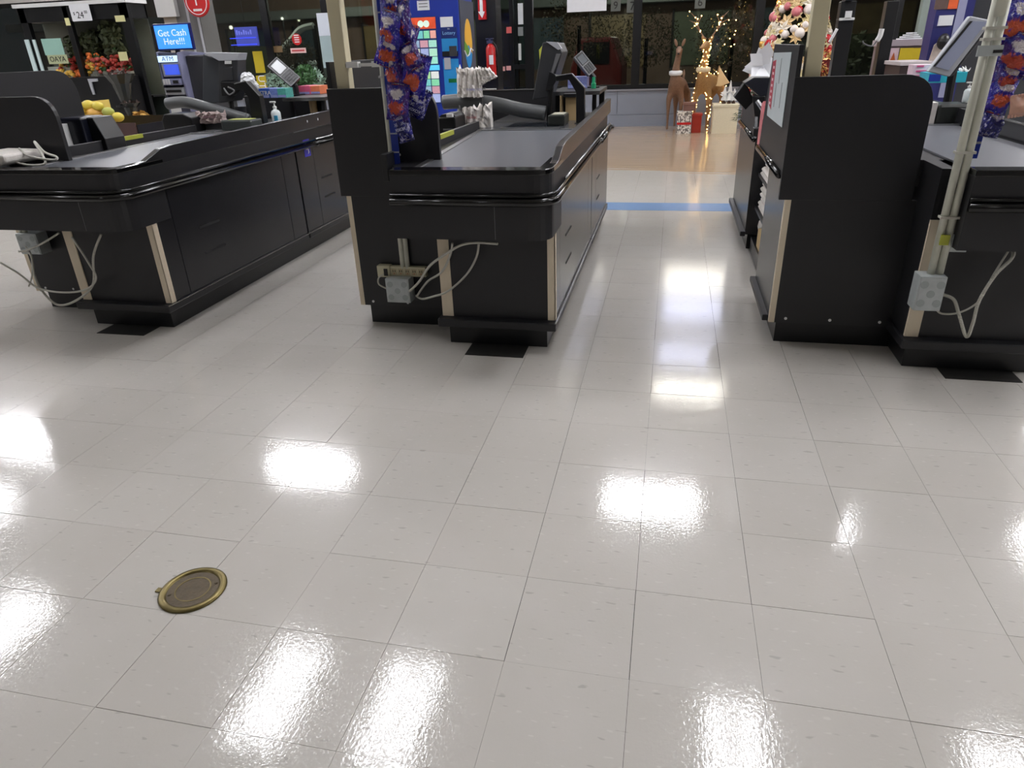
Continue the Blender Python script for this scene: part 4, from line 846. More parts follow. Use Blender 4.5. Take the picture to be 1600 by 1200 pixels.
# foam tubes
def foamtube(pts, lab, r=.049):
    P = spline([at(*p) for p in pts], 8); t = thing('foam_tube', lab, 'tube', P[-1])
    MB().tube(P, r, 18).obj('tube', foam, t, smooth=True)
    d = (P[-1]-P[-2]).normalized(); MB().tube([P[-1]-d*.001, P[-1]+d*.002], r*.55, 14).obj('dark_bore', black0, t); return t
foamtube([(693, 160, 4.25), (730, 158, 4.25), (775, 163, 4.27), (815, 172, 4.3), (852, 177, 4.3)], 'long grey foam tube lying over the far end of the middle checkout')
foamtube([(262, 162, 4.2), (290, 160, 4.2), (330, 170, 4.2), (388, 187, 4.2)], 'long grey foam tube behind the monitor on the left checkout', .042)
# tan carton etc. on middle lane
a, b_, z0, z1 = rect(883, 152, 902, 194, 4.36)
t = thing('carton', 'tan carton behind the arched post of the middle checkout', 'box', ((a+b_)/2, 4.36, .872)); B(a, b_+.02, 4.38, 4.47, .872, z1).obj('carton_body', card, t); 
B(a-.012, b_+.03, 4.36, 4.47, z1, z1+.022).obj('black_tray', dark, t)
t = thing('terminal_printer', 'small dark box with pale lid on the middle checkout deck', 'printer', (at(868, 195, 4.0).x, 4.0, .876))
a, b_, z0, z1 = rect(856, 180, 882, 200, 3.98); B(a, b_, 3.98, 4.2, .876, z1).obj('housing', mat('olive_black_plastic', (42, 45, 42), .35, var=.05), t, bevel=.01); B(a+.02, b_-.01, 4.0, 4.16, z1, z1+.004).obj('pale_lid', mat('beige_lid', (170, 168, 150), .5, var=.05), t)
a, b_, z0, z1 = rect(345, 188, 392, 202, 3.9)
t = thing('terminal_printer', 'low grey box with yellow label on the left checkout deck', 'printer', ((a+b_)/2, 3.9, .876)); B(a, b_, 3.9, 4.06, .876, z1).obj('housing', mat('grey_green_plastic', (66, 70, 68), .35, var=.05), t, bevel=.01); B(a+.05, b_-.03, 3.93, 4.03, z1, z1+.003).obj('yellow_label', mat('pale_yellow_label', (200, 204, 120), .5, var=.05), t)
# sanitiser bottles
def sani(u, vb, vt, y, lab, big=1, zb=.872):
    p = at(u, vb, y); zt_ = at(u, vt, y).z; zb = p.z if zb is None else zb; H = zt_-zb; t = thing('sanitiser_bottle', lab, 'bottle', (p.x, y, zb)); r = H*.2
    MB().lathe([(r*.9, 0), (r, .01), (r, H*.55), (r*.75, H*.64), (r*.35, H*.68), (r*.35, H*.72)], (p.x, y, zb), 18).obj('bottle', mat('milky_bottle', (206, 214, 214), .2, var=.04), t, smooth=True)
    MB().lathe([(r*.4, 0), (r*.42, H*.08), (r*.15, H*.1), (r*.15, H*.2)], (p.x, y, zb+H*.72), 12).obj('pump_collar', white, t)
    B(p.x-r*.9, p.x+r*.35, y-.008, y+.008, zb+H*.93, zb+H).obj('pump_head', white, t, bevel=.003)
    B(p.x+r*.05, p.x+r*.75, y-r-.001, y-r*.72, zb+H*.12, zb+H*.46).obj('blue_label', mat('aqua_label', (60, 160, 200), .4, var=.2), t)
sani(433, 190, 158, 4.22, 'pump bottle of hand sanitiser standing on the left checkout', zb=.872)
t = thing('black_terminal', 'squat black terminal box under the sanitiser on the right checkout', 'terminal', (at(1490, 180, 3.85).x, 3.85, .876))
a, b_, z0, z1 = rect(1466, 163, 1516, 184, 3.85); B(a, b_, 3.85, 4.05, .872, z1).obj('housing', mat('olive_black_plastic', (42, 45, 42), .35), t, bevel=.015); ztop = z1
sani(1507, 168, 128, 3.95, 'pump bottle of hand sanitiser on the right checkout beside the conduit', zb=ztop)
t = thing('receipt_roll_box', 'pale pinkish printed packet left of the black terminal on the right checkout', 'packet', (at(1458, 178, 3.86).x, 3.86, .872))
a, b_, z0, z1 = rect(1450, 160, 1464, 184, 3.86); B(a, b_, 3.86, 3.98, .872, z1).obj('packet', bagw, t, bevel=.004)
# gum and sweet boxes
gb = mat('gum_box_blue', (54, 92, 176), .35, var=.5, scale=60)
def carton(u0_, v0_, u1_, v1_, y, d, mt, name, lab, zb=1.06, txt=None):
    a, b_, z0, z1 = rect(u0_, v0_, u1_, v1_, y); t = thing(name, lab, 'box', ((a+b_)/2, y, zb)); B(a, b_, y, y+d, zb, max(z1, zb+.02)).obj('box', mt, t, bevel=.002)
    B(a+.004, b_-.004, y-.001, y, zb+.004, zb+(max(z1, zb+.02)-zb)*.3).obj('front_lip', mat('lip_lavender', (150, 160, 214), .4, var=.3, scale=60), t)
    if txt: text('lettering', txt, (b_-a)*.42, ((a+b_)/2, y-.0025, (zb+max(z1, zb+.02))/2), t, print_white)
    return t
carton(403, 138, 421, 157, 4.52, .12, gb, 'gum_box', 'blue gum box lettered EXTRA nearest the arched post', txt='EXTRA')
carton(422, 138, 434, 157, 4.52, .12, mat('pale_blue_gum', (120, 140, 210), .35, var=.5, scale=60), 'gum_box', 'pale blue and white gum box in the middle of the row')
carton(434, 138, 447, 157, 4.52, .12, mat('teal_gum', (86, 170, 160), .35, var=.4, scale=60), 'gum_box', 'teal and green gum box at the right of the row')
carton(467, 134, 484, 150, 4.9, .15, mat('pink_sweets', (214, 96, 130), .4, var=.25, scale=30), 'sweet_box', 'pink sweet box behind the card terminal, left checkout')
carton(484, 134, 500, 149, 4.92, .15, mat('orange_sweets', (230, 130, 90), .4, var=.25, scale=30), 'sweet_box', 'orange and pink sweet box beside the cream post')
carton(887, 120, 917, 136, 4.85, .15, mat('blue_white_sweets', (120, 126, 180), .4, var=.5, scale=60), 'sweet_box', 'blue and white box below the card terminal, middle checkout')
a, b_, z0, z1 = rect(924, 122, 931, 137, 4.8); tag(MB().lathe([(.018, 0), (.018, .035), (.012, .04), (.011, .08)], ((a+b_)/2, 4.8, 1.06), 12).obj('glue_bottle', mat('green_bottle', (40, 160, 110), .3, var=.1), org=((a+b_)/2, 4.8, 1.06)), 'tiny green bottle on the shelf of the middle checkout', 'bottle')
# card terminals
def cardterm(c1, c2, y, lab, wd=.085, th=.035, zb=1.06):
    A, B_ = at(*c1, y), at(*c2, y); d = (B_-A); L_ = d.length; ang = math.atan2(d.z, d.x)
    t = thing('card_terminal', lab, 'card terminal', (B_.x, y, zb))
    M = Matrix.Translation(A) @ Matrix.Rotation(-ang, 4, 'Y') @ Matrix.Rotation(math.radians(50), 4, 'X')
    B(0, L_, -wd/2, wd/2, -th, 0).xf(M).obj('body', dark, t, bevel=.008)
    MB().box(.0, L_, -wd/2-.002, -wd/2+.006, -th*.3, .002).box(0, L_, wd/2-.006, wd/2+.002, -th*.3, .002).box(0, .006, -wd/2, wd/2, 0, .003).box(L_-.008, L_, -wd/2, wd/2, 0, .003).box(L_*.52, L_*.56, -wd/2, wd/2, 0, .003).xf(M).obj('silver_surround', mgrey, t)
    B(.02, L_*.48, -wd*.36, wd*.36, 0, .003).xf(M).obj('screen', mat('terminal_screen', (96, 100, 104), .15, var=0), t)
    for i in range(3):
        for j in range(4): B(L_*.62+j*L_*.085, L_*.62+j*L_*.085+L_*.05, -wd*.32+i*wd*.23, -wd*.32+i*wd*.23+wd*.16, 0, .004).xf(M).obj('key', dgrey, t)
    m_ = A.lerp(B_, .6); MB().tube([(m_.x, y+.03, m_.z-.03), (m_.x+.05, y+.03, zb+.07), (m_.x+.05, y+.03, zb)], .022, 10).obj('stand', dark, t); B(m_.x, m_.x+.1, y-.02, y+.08, zb, zb+.008).obj('stand_foot', dark, t)
cardterm((903, 84), (926, 113), 4.9, 'card payment terminal tilted on its stand, middle checkout')
cardterm((425, 96), (462, 128), 4.8, 'card payment terminal tilted on its stand, left checkout', wd=.11)
# white papers, bags
def crumple(p, rx, rz, ry, mt, name, parent, seed=0, jit=.22):
    random.seed(seed); return MB().ell(p, rx, ry, rz, 16, 10, jit).obj(name, mt, parent)
p = at(387, 124, 4.3); t = thing('paper_wad', 'crumpled white paper wad on top of the arched post, left checkout', 'paper', p); crumple(p, .052, .045, .05, paper, 'wad', t, 4, .25); crumple(p+Vector((.03, .02, -.05)), .04, .035, .03, paper, 'wad_fold', t, 6, .25)
MB().tube([p+Vector((0, .02, 0)), p+Vector((.0, .02, -.09))], .012, 6).obj('paper_tail', paper, t)
t = thing('bag_stack', 'upper hanging bunch of thin white carrier bags, middle checkout', 'carrier bags', (at(735, 130, 4.1).x, 4.1, .8))
def bagsheet(pts, y, d, name, parent, mt=bagw, seed=1):
    random.seed(seed); P = [at(u, v, y) for u, v in pts]; n = 14; 
    x0_, x1_ = min(p.x for p in P), max(p.x for p in P); z0_, z1_ = min(p.z for p in P), max(p.z for p in P)
    # pleated slab: outline ruffled in depth
    b = MB(); k = len(P)
    rows = 9; vs = []
    left = [P[0].lerp(P[3], j/rows) for j in range(rows+1)]; right = [P[1].lerp(P[2], j/rows) for j in range(rows+1)]
    for s in (0, 1):
        for j in range(rows+1):
            for i in range(n+1):
                q = left[j].lerp(right[j], i/n); amp = .012*(1-j/rows*.3)
                vs.append((q.x+random.gauss(0, .0015), y+s*d+(math.sin(i*1.9+j*.5)*amp+random.gauss(0, .004))*(1-s*.5), q.z+(random.gauss(0, .010) if j == 0 else random.gauss(0, .002))))
    N_ = (rows+1)*(n+1); fs = []
    for j in range(rows):
        for i in range(n):
            a = j*(n+1)+i; fs.append((a, a+n+1, a+n+2, a+1)); fs.append((N_+a, N_+a+1, N_+a+n+2, N_+a+n+1))
    for i in range(n): fs.append((i, i+1, N_+i+1, N_+i)); a = rows*(n+1)+i; fs.append((a+1, a, N_+a, N_+a+1))
    for j in range(rows): a = j*(n+1); fs.append((a+n+1, a, N_+a, N_+a+n+1)); a += n; fs.append((a, a+n+1, N_+a+n+1, N_+a))
    return b.add(vs, fs).obj(name, mt, parent)
bagsheet([(712, 106), (748, 108), (752, 152), (715, 152)], 4.15, .06, 'bag_bunch', t, seed=2)
bagsheet([(742, 108), (762, 106), (776, 120), (750, 134)], 4.14, .04, 'bag_handles', t, seed=3)
q = at(742, 140, 4.147); text('lettering', 'THANK YOU', .02, (q.x, 4.128, q.z), t, mat('pale_blue_print', (150, 150, 200), .6, var=0))
B(at(712, 130, 4.15).x, at(755, 130, 4.15).x, 4.20, 4.215, at(730, 140, 4.2).z, at(730, 140, 4.2).z+.008).obj('rack_wire', mgrey, t)
for u in (716, 752): B(at(u, 140, 4.2).x-.004, at(u, 140, 4.2).x+.004, 4.21, 4.22, .86 if u > 740 else .72, at(u, 105, 4.2).z).obj('rack_upright', mgrey, t)
t = thing('bag_stack', 'lower hanging bunch of white carrier bags with red and black print', 'carrier bags', (at(738, 200, 3.95).x, 3.95, .7))
bagsheet([(722, 168), (765, 166), (769, 214), (712, 222)], 3.95, .06, 'bag_bunch', t, seed=4)
q = at(737, 184, 3.93); text('red_lettering', 'THANK', .022, (q.x, 3.928, q.z), t, mat('dull_red_print', (170, 60, 70), .6, var=0)); q = at(752, 183, 3.93); text('black_lettering', 'YOU', .022, (q.x+.015, 3.926, q.z), t, black0)
for u in (718, 765): B(at(u, 175, 4.02).x-.004, at(u, 175, 4.02).x+.004, 4.02, 4.03, .3, at(u, 165, 4.02).z).obj('rack_upright', mgrey, t)
t = thing('bag_stack', 'white carrier bags with faint print lying behind the left checkout belt', 'carrier bags', (at(325, 190, 4.1).x, 4.1, .876))
bagsheet([(306, 177), (346, 177), (350, 192), (296, 195)], 4.05, .05, 'bag_bunch', t, mat('pinkish_bag_plastic', (176, 158, 154), .4, var=.2), seed=9)
q = at(326, 183, 4.04); text('faint_lettering', 'THANK YOU', .02, (q.x, 4.03, q.z), t, mat('faint_print', (150, 110, 120), .6, var=0))
B(at(296, 190, 4.1).x, at(352, 190, 4.1).x, 4.1, 4.12, .84, at(326, 180, 4.1).z).obj('back_board', mgrey, t)
t = thing('register_printer', 'black printer left of the hanging bags, middle checkout', 'printer', (at(700, 200, 3.7).x, 3.7, .6))
a, b_, z0, z1 = rect(686, 178, 712, 232, 3.7); B(a, b_, 3.7, 3.95, .54, z1-.02).obj('housing', dark, t, bevel=.01); MB().prism([(a, z1-.02), (b_, z1-.02), (b_-.02, z1+.0), (a+.02, z1-.005)], 'y', 3.72, 3.93).obj('cover', dark, t); B(a+.03, b_-.02, 3.697, 3.7, z1-.10, z1-.09).obj('paper_slot', mgrey, t); B(a+.06, a+.10, 3.69, 3.72, z1-.02, z1).obj('white_receipt', white, t)
t = thing('register_printer', 'glossy black printer behind the belt of the left checkout', 'printer', (at(277, 190, 3.95).x, 3.95, .8))
a, b_, z0, z1 = rect(253, 178, 300, 203, 3.95); MB().prism([(a, .80), (b_, .80), (b_, z1-.03), (b_-.07, z1), (a+.03, z1), (a, z1-.04)], 'y', 3.95, 4.15).obj('housing', dark, t, bevel=.008)
# small wire basket
a, b_, z0, z1 = rect(756, 139, 775, 148, 5.6); t = thing('wire_frame', 'small white-edged dark tray right of the upper carrier bags', 'tray', ((a+b_)/2, 5.6, 0)); B(a, b_, 5.6, 5.62, z0, z1).obj('tray_back', mat('maroon_tray', (60, 30, 34), .5, var=.1), t)
for z in (z0, z1): B(a-.005, b_+.005, 5.59, 5.6, z-.004, z+.004).obj('white_edge', white, t)
B(b_-.004, b_+.006, 5.59, 5.6, z0, z1).obj('white_edge', white, t); B((a+b_)/2-.02, (a+b_)/2+.02, 5.62, 5.66, 0, z1).obj('stand', dark, t)
# turquoise box etc. on right shelf
RB = 1.06
def rbox(u0_, v0_, u1_, v1_, y, d, c, name, lab, zb=None, cat='box'):
    a, b_, z0, z1 = rect(u0_, v0_, u1_, v1_, y); zb = z0 if zb is None else zb; t = thing(name, lab, cat, ((a+b_)/2, y, zb)); B(a, b_, y, y+d, zb, z1).obj('box', mat('box_%d_%d_%d' % c, c, .4, var=.2, scale=30), t, bevel=.002); return t, a, b_, zb, z1
t, a, b_, z0, z1 = rbox(1452, 113, 1511, 124, 4.5, .2, (40, 170, 190), 'turquoise_box', 'low turquoise sweet box under the tilted screen', RB)
B(a, a+.07, 4.498, 4.5, z0+.01, z1-.01).obj('blue_panel', blue, t); leafball(((a+b_)/2+.1, 4.55, z1+.01), .04, 30, white, 'white_wrappers', t, .015, .4)
t, a, b_, z0, z1 = rbox(1426, 101, 1457, 122, 4.7, .12, (232, 206, 216), 'sweet_box', 'pink and white sweet box left of the tilted screen', RB)
for k in range(3): B(a+.02, b_-.02-.02*k, 4.697, 4.7, z0+.03+k*.03, z0+.04+k*.03).obj('pink_stripe', mat('hot_pink', (224, 90, 140), .4, var=.1), t)
t = thing('end_counter', 'dark counter with thin white-edged top left of the pink box', 'counter', (at(1430, 100, 6).x, 6, 0)); a, b_, z0, z1 = rect(1406, 96, 1458, 106, 6.0); B(a, b_, 6, 6.5, z1-.03, z1).obj('counter_top', mat('pale_pink_top', (196, 186, 186), .4, var=.05), t, bevel=.004); B(a+.01, b_-.01, 6.01, 6.48, 0, z1-.03).obj('counter_body', mat('dark_maroon_panel', (48, 34, 34), .5, var=.1), t)
# ------------------------------------------------------------------ right background: poster stand, kiosk, phone posts
Y = 8.0
t = thing('poster_stand', 'pale stand with yellow and pink posters behind the right divider panel', 'stand', (at(1410, 95, Y).x, Y, 0))
a, b_, z0, z1 = rect(1378, 62, 1440, 112, Y); B(a, b_, Y, Y+.4, 0, z1-.02).obj('cabinet', mat('mauve_grey_panel', (130, 116, 122), .5, var=.05), t); B(a-.02, b_, Y-.02, Y+.42, z1-.06, z1).obj('top_board', mat('pale_mauve_top', (176, 164, 170), .5, var=.05), t)
a2, b2, z2, z3 = rect(1387, 75, 1402, 112, Y-.01); B(a2, b2, Y-.012, Y, z2, z3).obj('pink_poster', mat('pink_paper', (222, 196, 204), .5, var=.08), t)
MB().prism([(a2+.01, z2), (b2-.01, z2), (b2-.02, z2+.1), ((a2+b2)/2, z2+.19), (a2+.02, z2+.1)], 'y', Y-.016, Y-.012).obj('orange_figure', mat('burnt_orange', (190, 96, 50), .5, var=.3, scale=20), t)
a2, b2, z2, z3 = rect(1404, 75, 1424, 108, Y-.01); B(a2, b2, Y-.012, Y, z2, z3).obj('yellow_poster', mat('bright_yellow', (222, 196, 50), .5, var=.05), t); a2, b2, z2, z3 = rect(1425, 75, 1437, 100, Y-.01); B(a2, b2, Y-.012, Y, z2, z3).obj('yellow_poster', mat('bright_yellow', (222, 196, 50), .5), t)
a2, b2, z2, z3 = rect(1408, 58, 1438, 66, Y+.1); t = thing('paper_pile', 'small pile of white papers on top of the poster stand', 'papers', ((a2+b2)/2, Y+.1, z1)); 
for k in range(4): B(a2+.03*k, b2-.02*k, Y+.05, Y+.3, z1+.018*k, z1+.018*k+.012).obj('sheet_stack', paper, t)
t = thing('window_post', 'pale grey-green metal post above the yellow posters', 'post', (at(1445, 30, 9).x, 9, 0)); a, b_, z0, z1 = rect(1437, 0, 1448, 60, 9.0); B(a, b_, 9, 9.1, 0, 3).obj('upright', mat('grey_green_metal', (130, 142, 136), .5, var=.05), t); a, b_, z0, z1 = rect(1450, 0, 1466, 60, 9.0); B(a, b_, 9, 9.1, 0, 3).obj('wide_upright', mat('grey_green_metal2', (152, 162, 156), .5, var=.05), t)
Y = 6.9; a, b_, z0, z1 = rect(1456, 10, 1510, 90, Y)
kk = thing('ticket_kiosk', 'tall violet-blue ticket kiosk at the upper right, behind the tilted screen', 'kiosk', ((a+b_)/2, Y, 0)); vb = mat('violet_blue_panel', (38, 40, 104), .4, var=.08)
B(a, b_+.02, Y, Y+.22, 0, 1.9).obj('cabinet', vb, kk); B(b_-.12, b_-.05, Y-.01, Y, .8, 1.9).obj('grey_stripe', mat('grey_violet_stripe', (150, 152, 182), .4, var=.05), kk)
a2, b2, z2, z3 = rect(1466, 24, 1488, 40, Y); B(a2, b2, Y-.02, Y, z2, z3).obj('white_label', paper, kk); a2, b2, z2, z3 = rect(1472, -20, 1498, 14, Y); B(a2-.05, b2, Y-.01, Y, z2, z3).obj('picture_panel', mat('brown_picture', (100, 80, 74), .4, var=.4, scale=14), kk); B(a2+.06, b2, Y-.014, Y-.01, z2, z3-.02).obj('orange_picture', mat('orange_picture', (228, 100, 52), .4, var=.2, scale=20), kk)
a2, b2, z2, z3 = rect(1454, 60, 1472, 96, Y); MB().prism([(a2, z2), (a2+.10, z2), (b2, z2+.16), (b2, z3), (b2-.04, z3-.02), (a2+.02, z2+.14)], 'y', Y-.014, Y).obj('cream_artwork', mat('cream_art', (206, 190, 180), .5, var=.2, scale=20), kk)
a2, b2, z2, z3 = rect(1467, 52, 1486, 78, Y-.12); MB().ell(((a2+b2)/2, Y-.08, (z2+z3)/2), (b2-a2)/2, .07, (z3-z2)/2, 12, 8).obj('scanner_hood', dark, kk)
B(b_+.02, b_+.9, Y+.1, Y+.3, 0, 2.2).obj('grey_cupboard', dgrey, kk)
def phonepost(u, y, vt, lab, w_=.09):
    p = at(u, 60, y); t = thing('lane_phone_post', lab, 'post', (p.x, y, 0)); B(p.x-w_/2, p.x+w_/2, y, y+.12, 0, 1.62).obj('pillar', dark, t, bevel=.006); return t, p
t, p = phonepost(1318, 6.2, 0, 'black pillar with white plastic collar behind the right divider panel', .12)
z = at(1320, 32, 6.2).z; B(p.x-.06, p.x+.06, 6.18, 6.32, z, z+.02).obj('white_collar', white, t, bevel=.004); B(p.x-.02, p.x+.03, 6.17, 6.19, z+.02, z+.07).obj('white_tag', white, t); B(p.x-.04, p.x+.02, 6.17, 6.30, 1.62, 1.9).obj('upper_pillar', dark, t)
q = spline([at(1308, 45, 6.15), at(1302, 56, 6.15), at(1296, 66, 6.15)], 6); MB().tube(q, .012, 8).obj('handset', white, t, smooth=True)
t, p = phonepost(1386, 6.6, 0, 'black pillar with a curved white handle left of the yellow posters', .10)
q = spline([at(1378, 45, 6.5), at(1375, 56, 6.5), at(1370, 64, 6.5)], 6); MB().tube(q, .022, 8).obj('white_handle', white, t, smooth=True)
q = spline([at(1370, 64, 6.5), at(1362, 72, 6.5), at(1350, 68, 6.5), at(1348, 64, 6.5)], 6); MB().tube(q, .006, 6).obj('cord', mgrey, t, smooth=True)
for k, (u, v, rr, lab) in enumerate(((462, 90, .5, 'brownish bush outside between the red sticker and the car bonnet'), (905, 40, .8, 'dim shrub outside left of the white outdoor lamp'), (1010, 60, .7, 'dim shrub outside left of the unlit reindeer'), (1145, 60, .8, 'dark bush outside behind the fairy lights'))):
    p = at(u, v, 14.6); t = thing('bush', lab, 'bush', (p.x, 14.6, -.1)); leafball(p, rr, 1300, mat('brown_olive_leaves', (70, 64, 42), .7, var=.5, scale=8), 'foliage', t, .03, .8); MB().tube([(p.x, 14.6, -.1), p], .04, 6).obj('stem', frame_m, t)
# dim hedge beyond right windows
p = at(1345, 80, 15); t = thing('hedge', 'dim olive hedge outside the right-hand windows', 'hedge', (p.x, 15, 0)); B(p.x-1.1, p.x+1.1, 14.9, 15.6, 0, p.z+.3).obj('bush_core', olive, t); leafball((p.x, 15, p.z-.2), 1.1, 900, olive, 'foliage', t, .07, .5)
# ------------------------------------------------------------------ lottery machine
Y = 7.5; a, b_, _, _ = rect(634, 90, 720, 91, Y); H = at(700, 0, Y).z+.03; D = .62
lm = thing('lottery_machine', 'tall blue lottery ticket vending machine with lit ticket window', 'vending machine', ((a+b_)/2, Y, 0))
B(a, b_, Y, Y+D, .08, H).obj('cabinet', blue, lm, bevel=.012); B(a+.02, b_-.02, Y+.03, Y+D-.03, 0, .08).obj('base', dark, lm)
B(b_, b_+.012, Y+.03, Y+D, .08, H-.03).obj('side_panel', mat('slate_side', (66, 70, 84), .4, var=.05), lm)
wx0, wx1 = at(645, 90, Y).x, at(685, 90, Y).x
zA, zB = at(668, 45, Y).z, at(668, 27, Y).z
B(wx0, wx1, Y-.012, Y, at(670, 162, Y).z, zB+.01).obj('window_bezel', mat('window_dark', (30, 60, 120), .3, var=.1, emit=.0), lm)
bn = B(wx0, wx1, Y-.016, Y-.012, zA, zB).obj('top_banner', mat('banner_red_orange', (226, 84, 48), .4, var=.4, scale=16, emit=.25), lm)
for s in (-.35, .1):
    MB().lathe([(.035, 0), (.035, .004)], (0, 0, 0), 16).xf(Matrix.Translation(((wx0+wx1)/2+s*.15+.03, Y-.016, zA+.05)) @ Matrix.Rotation(PI/2, 4, 'X')).obj('white_disc', mat('disc_mint', (220, 244, 226), .4, var=.05, emit=.4), bn)
tk = [(190, 120, 210), (60, 190, 190), (80, 210, 140), (235, 130, 110), (110, 150, 190), (190, 110, 130), (130, 220, 190), (236, 230, 200), (130, 150, 220), (150, 230, 190), (176, 180, 236), (60, 64, 84), (120, 230, 190), (90, 200, 220), (150, 235, 130), (225, 235, 225)]
rows_ = [(48, 60, 4), (63, 74, 3), (76, 88, 3), (89, 100, 3), (112, 123, 3), (124, 134, 3), (135, 146, 3), (147, 160, 3)]; ci = 0
for (v0_, v1_, n) in rows_:
    z0, z1 = at(668, v1_, Y).z, at(668, v0_, Y).z; cw = (wx1-wx0)/n
    for i in range(n):
        c = tuple(int(q*.62+225*.38) if sum(tk[ci % len(tk)]) > 300 else q for q in tk[ci % len(tk)]); ci += 1
        o = B(wx0+i*cw+.006, wx0+(i+1)*cw-.006, Y-.02, Y-.012, z0, z1).obj('ticket', mat('ticket_%d_%d_%d' % c, c, .4, var=.3, scale=50, emit=.35), lm)
z0, z1 = at(668, 110, Y).z, at(668, 102, Y).z; B(wx0, wx1+.01, Y-.022, Y-.012, z0, z1).obj('light_bar', mat('cyan_light_bar', (90, 200, 240), .4, var=.05, emit=.5), lm)
px0, px1 = at(692, 90, Y).x, at(716, 90, Y).x
def pan(v0_, v1_, mt, name, x0=0, x1=1, d=.006, par=None):
    z0, z1 = at(704, v1_, Y).z, at(704, v0_, Y).z; return B(px0+(px1-px0)*x0, px0+(px1-px0)*x1, Y-d, Y, z0, z1).obj(name, mt, par or lm), z0, z1
pan(26, 42, paper, 'paper_notice', .0, .8); s_, z0, z1 = pan(43, 60, mat('navy_panel', (24, 44, 110), .4, var=.05), 'logo_panel')
text('logo_lettering', 'Lottery', .05, ((px0+px1)/2, Y-.008, (z0+z1)/2), s_, mat('pale_blue_letter', (130, 180, 230), .5, var=0)); text('logo_lettering', 'Virginia'[:0]+'the', .02, ((px0+px1)/2, Y-.008, z1-.012), s_, print_white)
pan(60, 84, sky, 'blue_panel'); pan(92, 150, sky, 'blue_panel'); pan(80, 88, dark, 'bill_slot', .0, 1, .01); pan(72, 88, dgrey, 'reader', .5, .95, .03); pan(90, 108, lgrey, 'keypad_unit', .1, .5, .02); pan(123, 129, mat('green_slot', (24, 110, 60), .3, var=.1), 'green_slot', .3, 1, .012)
a3, b3, z0, z1 = rect(652, 1, 671, 16, Y); s_ = B(a3, b3, Y-.006, Y, z0, z1).obj('paper_notice', paper, lm)
for k in range(3): B(a3+.02, b3-.02, Y-.008, Y-.006, z0+.03+k*.03, z0+.038+k*.03).obj('print_line', mgrey, s_)
# oval logo on the side
ym = Y+D*.5; zc = at(733, 68, ym).z; R = (at(733, 28, ym).z-at(733, 105, ym).z)/2; sx = b_+.012
def disc(r, dz, dy, mt, name, off, sy=.62):
    pts = [(ym+dy+r*sy*math.cos(q*PI/14), zc+dz+r*math.sin(q*PI/14)) for q in range(28)]; return MB().prism(pts, 'x', sx, sx+off).obj(name, mt, lm)
disc(R, 0, 0, mat('logo_blue', (40, 140, 210), .4, var=.03), 'logo_disc', .003)
pts = [(ym+R*.62*math.cos(q*PI/14), zc+R*math.sin(q*PI/14)) for q in range(-2, 17)]+[(ym-.1, zc-.2*R), (ym, zc-.05*R), (ym+.08, zc-.25*R)]
MB().prism(pts, 'x', sx, sx+.005).obj('logo_orange', mat('logo_amber', (222, 170, 60), .4, var=.05), lm)
MB().prism([(ym-.17, zc+.1*R), (ym-.05, zc-.1*R), (ym+.02, zc-.32*R), (ym-.08, zc-.5*R), (ym-.19, zc-.3*R)], 'x', sx, sx+.007).obj('logo_green', mat('logo_green', (100, 150, 60), .4, var=.05), lm)
MB().tube([(sx+.006, ym-.19, zc-.28*R), (sx+.006, ym-.1, zc-.52*R), (sx+.006, ym, zc-.45*R), (sx+.006, ym+.08, zc-.2*R), (sx+.006, ym+.18, zc-.28*R)], .008, 6).obj('logo_white_wave', print_white, lm)
# ------------------------------------------------------------------ entrance doors, extinguisher
Y = 10.0
dr = thing('door_1', None, None, (at(795, 80, Y).x, Y, 0)); dr['kind'] = 'structure'
def px_x(u, v=80): return at(u, v, Y).x
for u0_, u1_ in ((748, 756), (773, 780), (797, 803), (820, 833)): B(px_x(u0_), px_x(u1_), Y, Y+.08, 0, 2.9).obj('door_stile', frame_m, dr)
for u0_, u1_ in ((756, 773), (780, 797), (803, 820)):
    a, b_ = px_x(u0_), px_x(u1_); z = at(785, 105, Y).z
    B(a, b_, Y, Y+.06, z-.03, z+.03).obj('push_bar', frame_m, dr); B(a, b_, Y, Y+.06, 0, .25).obj('bottom_rail', frame_m, dr); B(a, b_, Y+.025, Y+.035, .25, 2.8).obj('pane', glass, dr)
B(px_x(748), px_x(833), Y, Y+.1, 2.8, 3.1).obj('door_header', frame_m, dr)
for u0_, v0_, u1_, v1_, c, lab in ((757, -20, 771, 34, (214, 214, 222), 'tall white notice on the left door leaf'), (809, 5, 817, 38, (198, 202, 206), 'tall narrow white notice on the right door leaf'), (810, 68, 814, 94, (186, 190, 190), 'thin pale strip low on the right door leaf'),
        (791, 42, 799, 52, (198, 90, 90), 'small red and white sticker on the middle door leaf'), (776, 42, 782, 54, (180, 110, 110), 'small pinkish sticker on the door stile'), (782, 104, 789, 111, (204, 150, 150), 'left pink sticker on the door push bar'), (791, 103, 798, 110, (204, 150, 150), 'right pink sticker on the door push bar'),
        (759, 38, 771, 48, (120, 122, 120), 'grey text label under the left white notice'), (809, 42, 817, 56, (110, 114, 116), 'grey text label under the narrow notice')):
    a, b_, z0, z1 = rect(u0_, v0_, u1_, v1_, Y-.02); tag(B(a, b_, Y-.012, Y-.002, z0, z1).obj('door_notice', mat('notice_%d_%d_%d' % c, c, .5, var=.08)), lab, 'notice')
co = thing('black_column', 'narrow black column carrying the red fire extinguisher', 'column', (at(752, 90, 8.8).x, 8.8, 0)); a, b_, z0, z1 = rect(744, 60, 762, 61, 8.8); B(a, b_+.12, 8.8, 9.1, 0, 3.0).obj('shaft', dark, co)
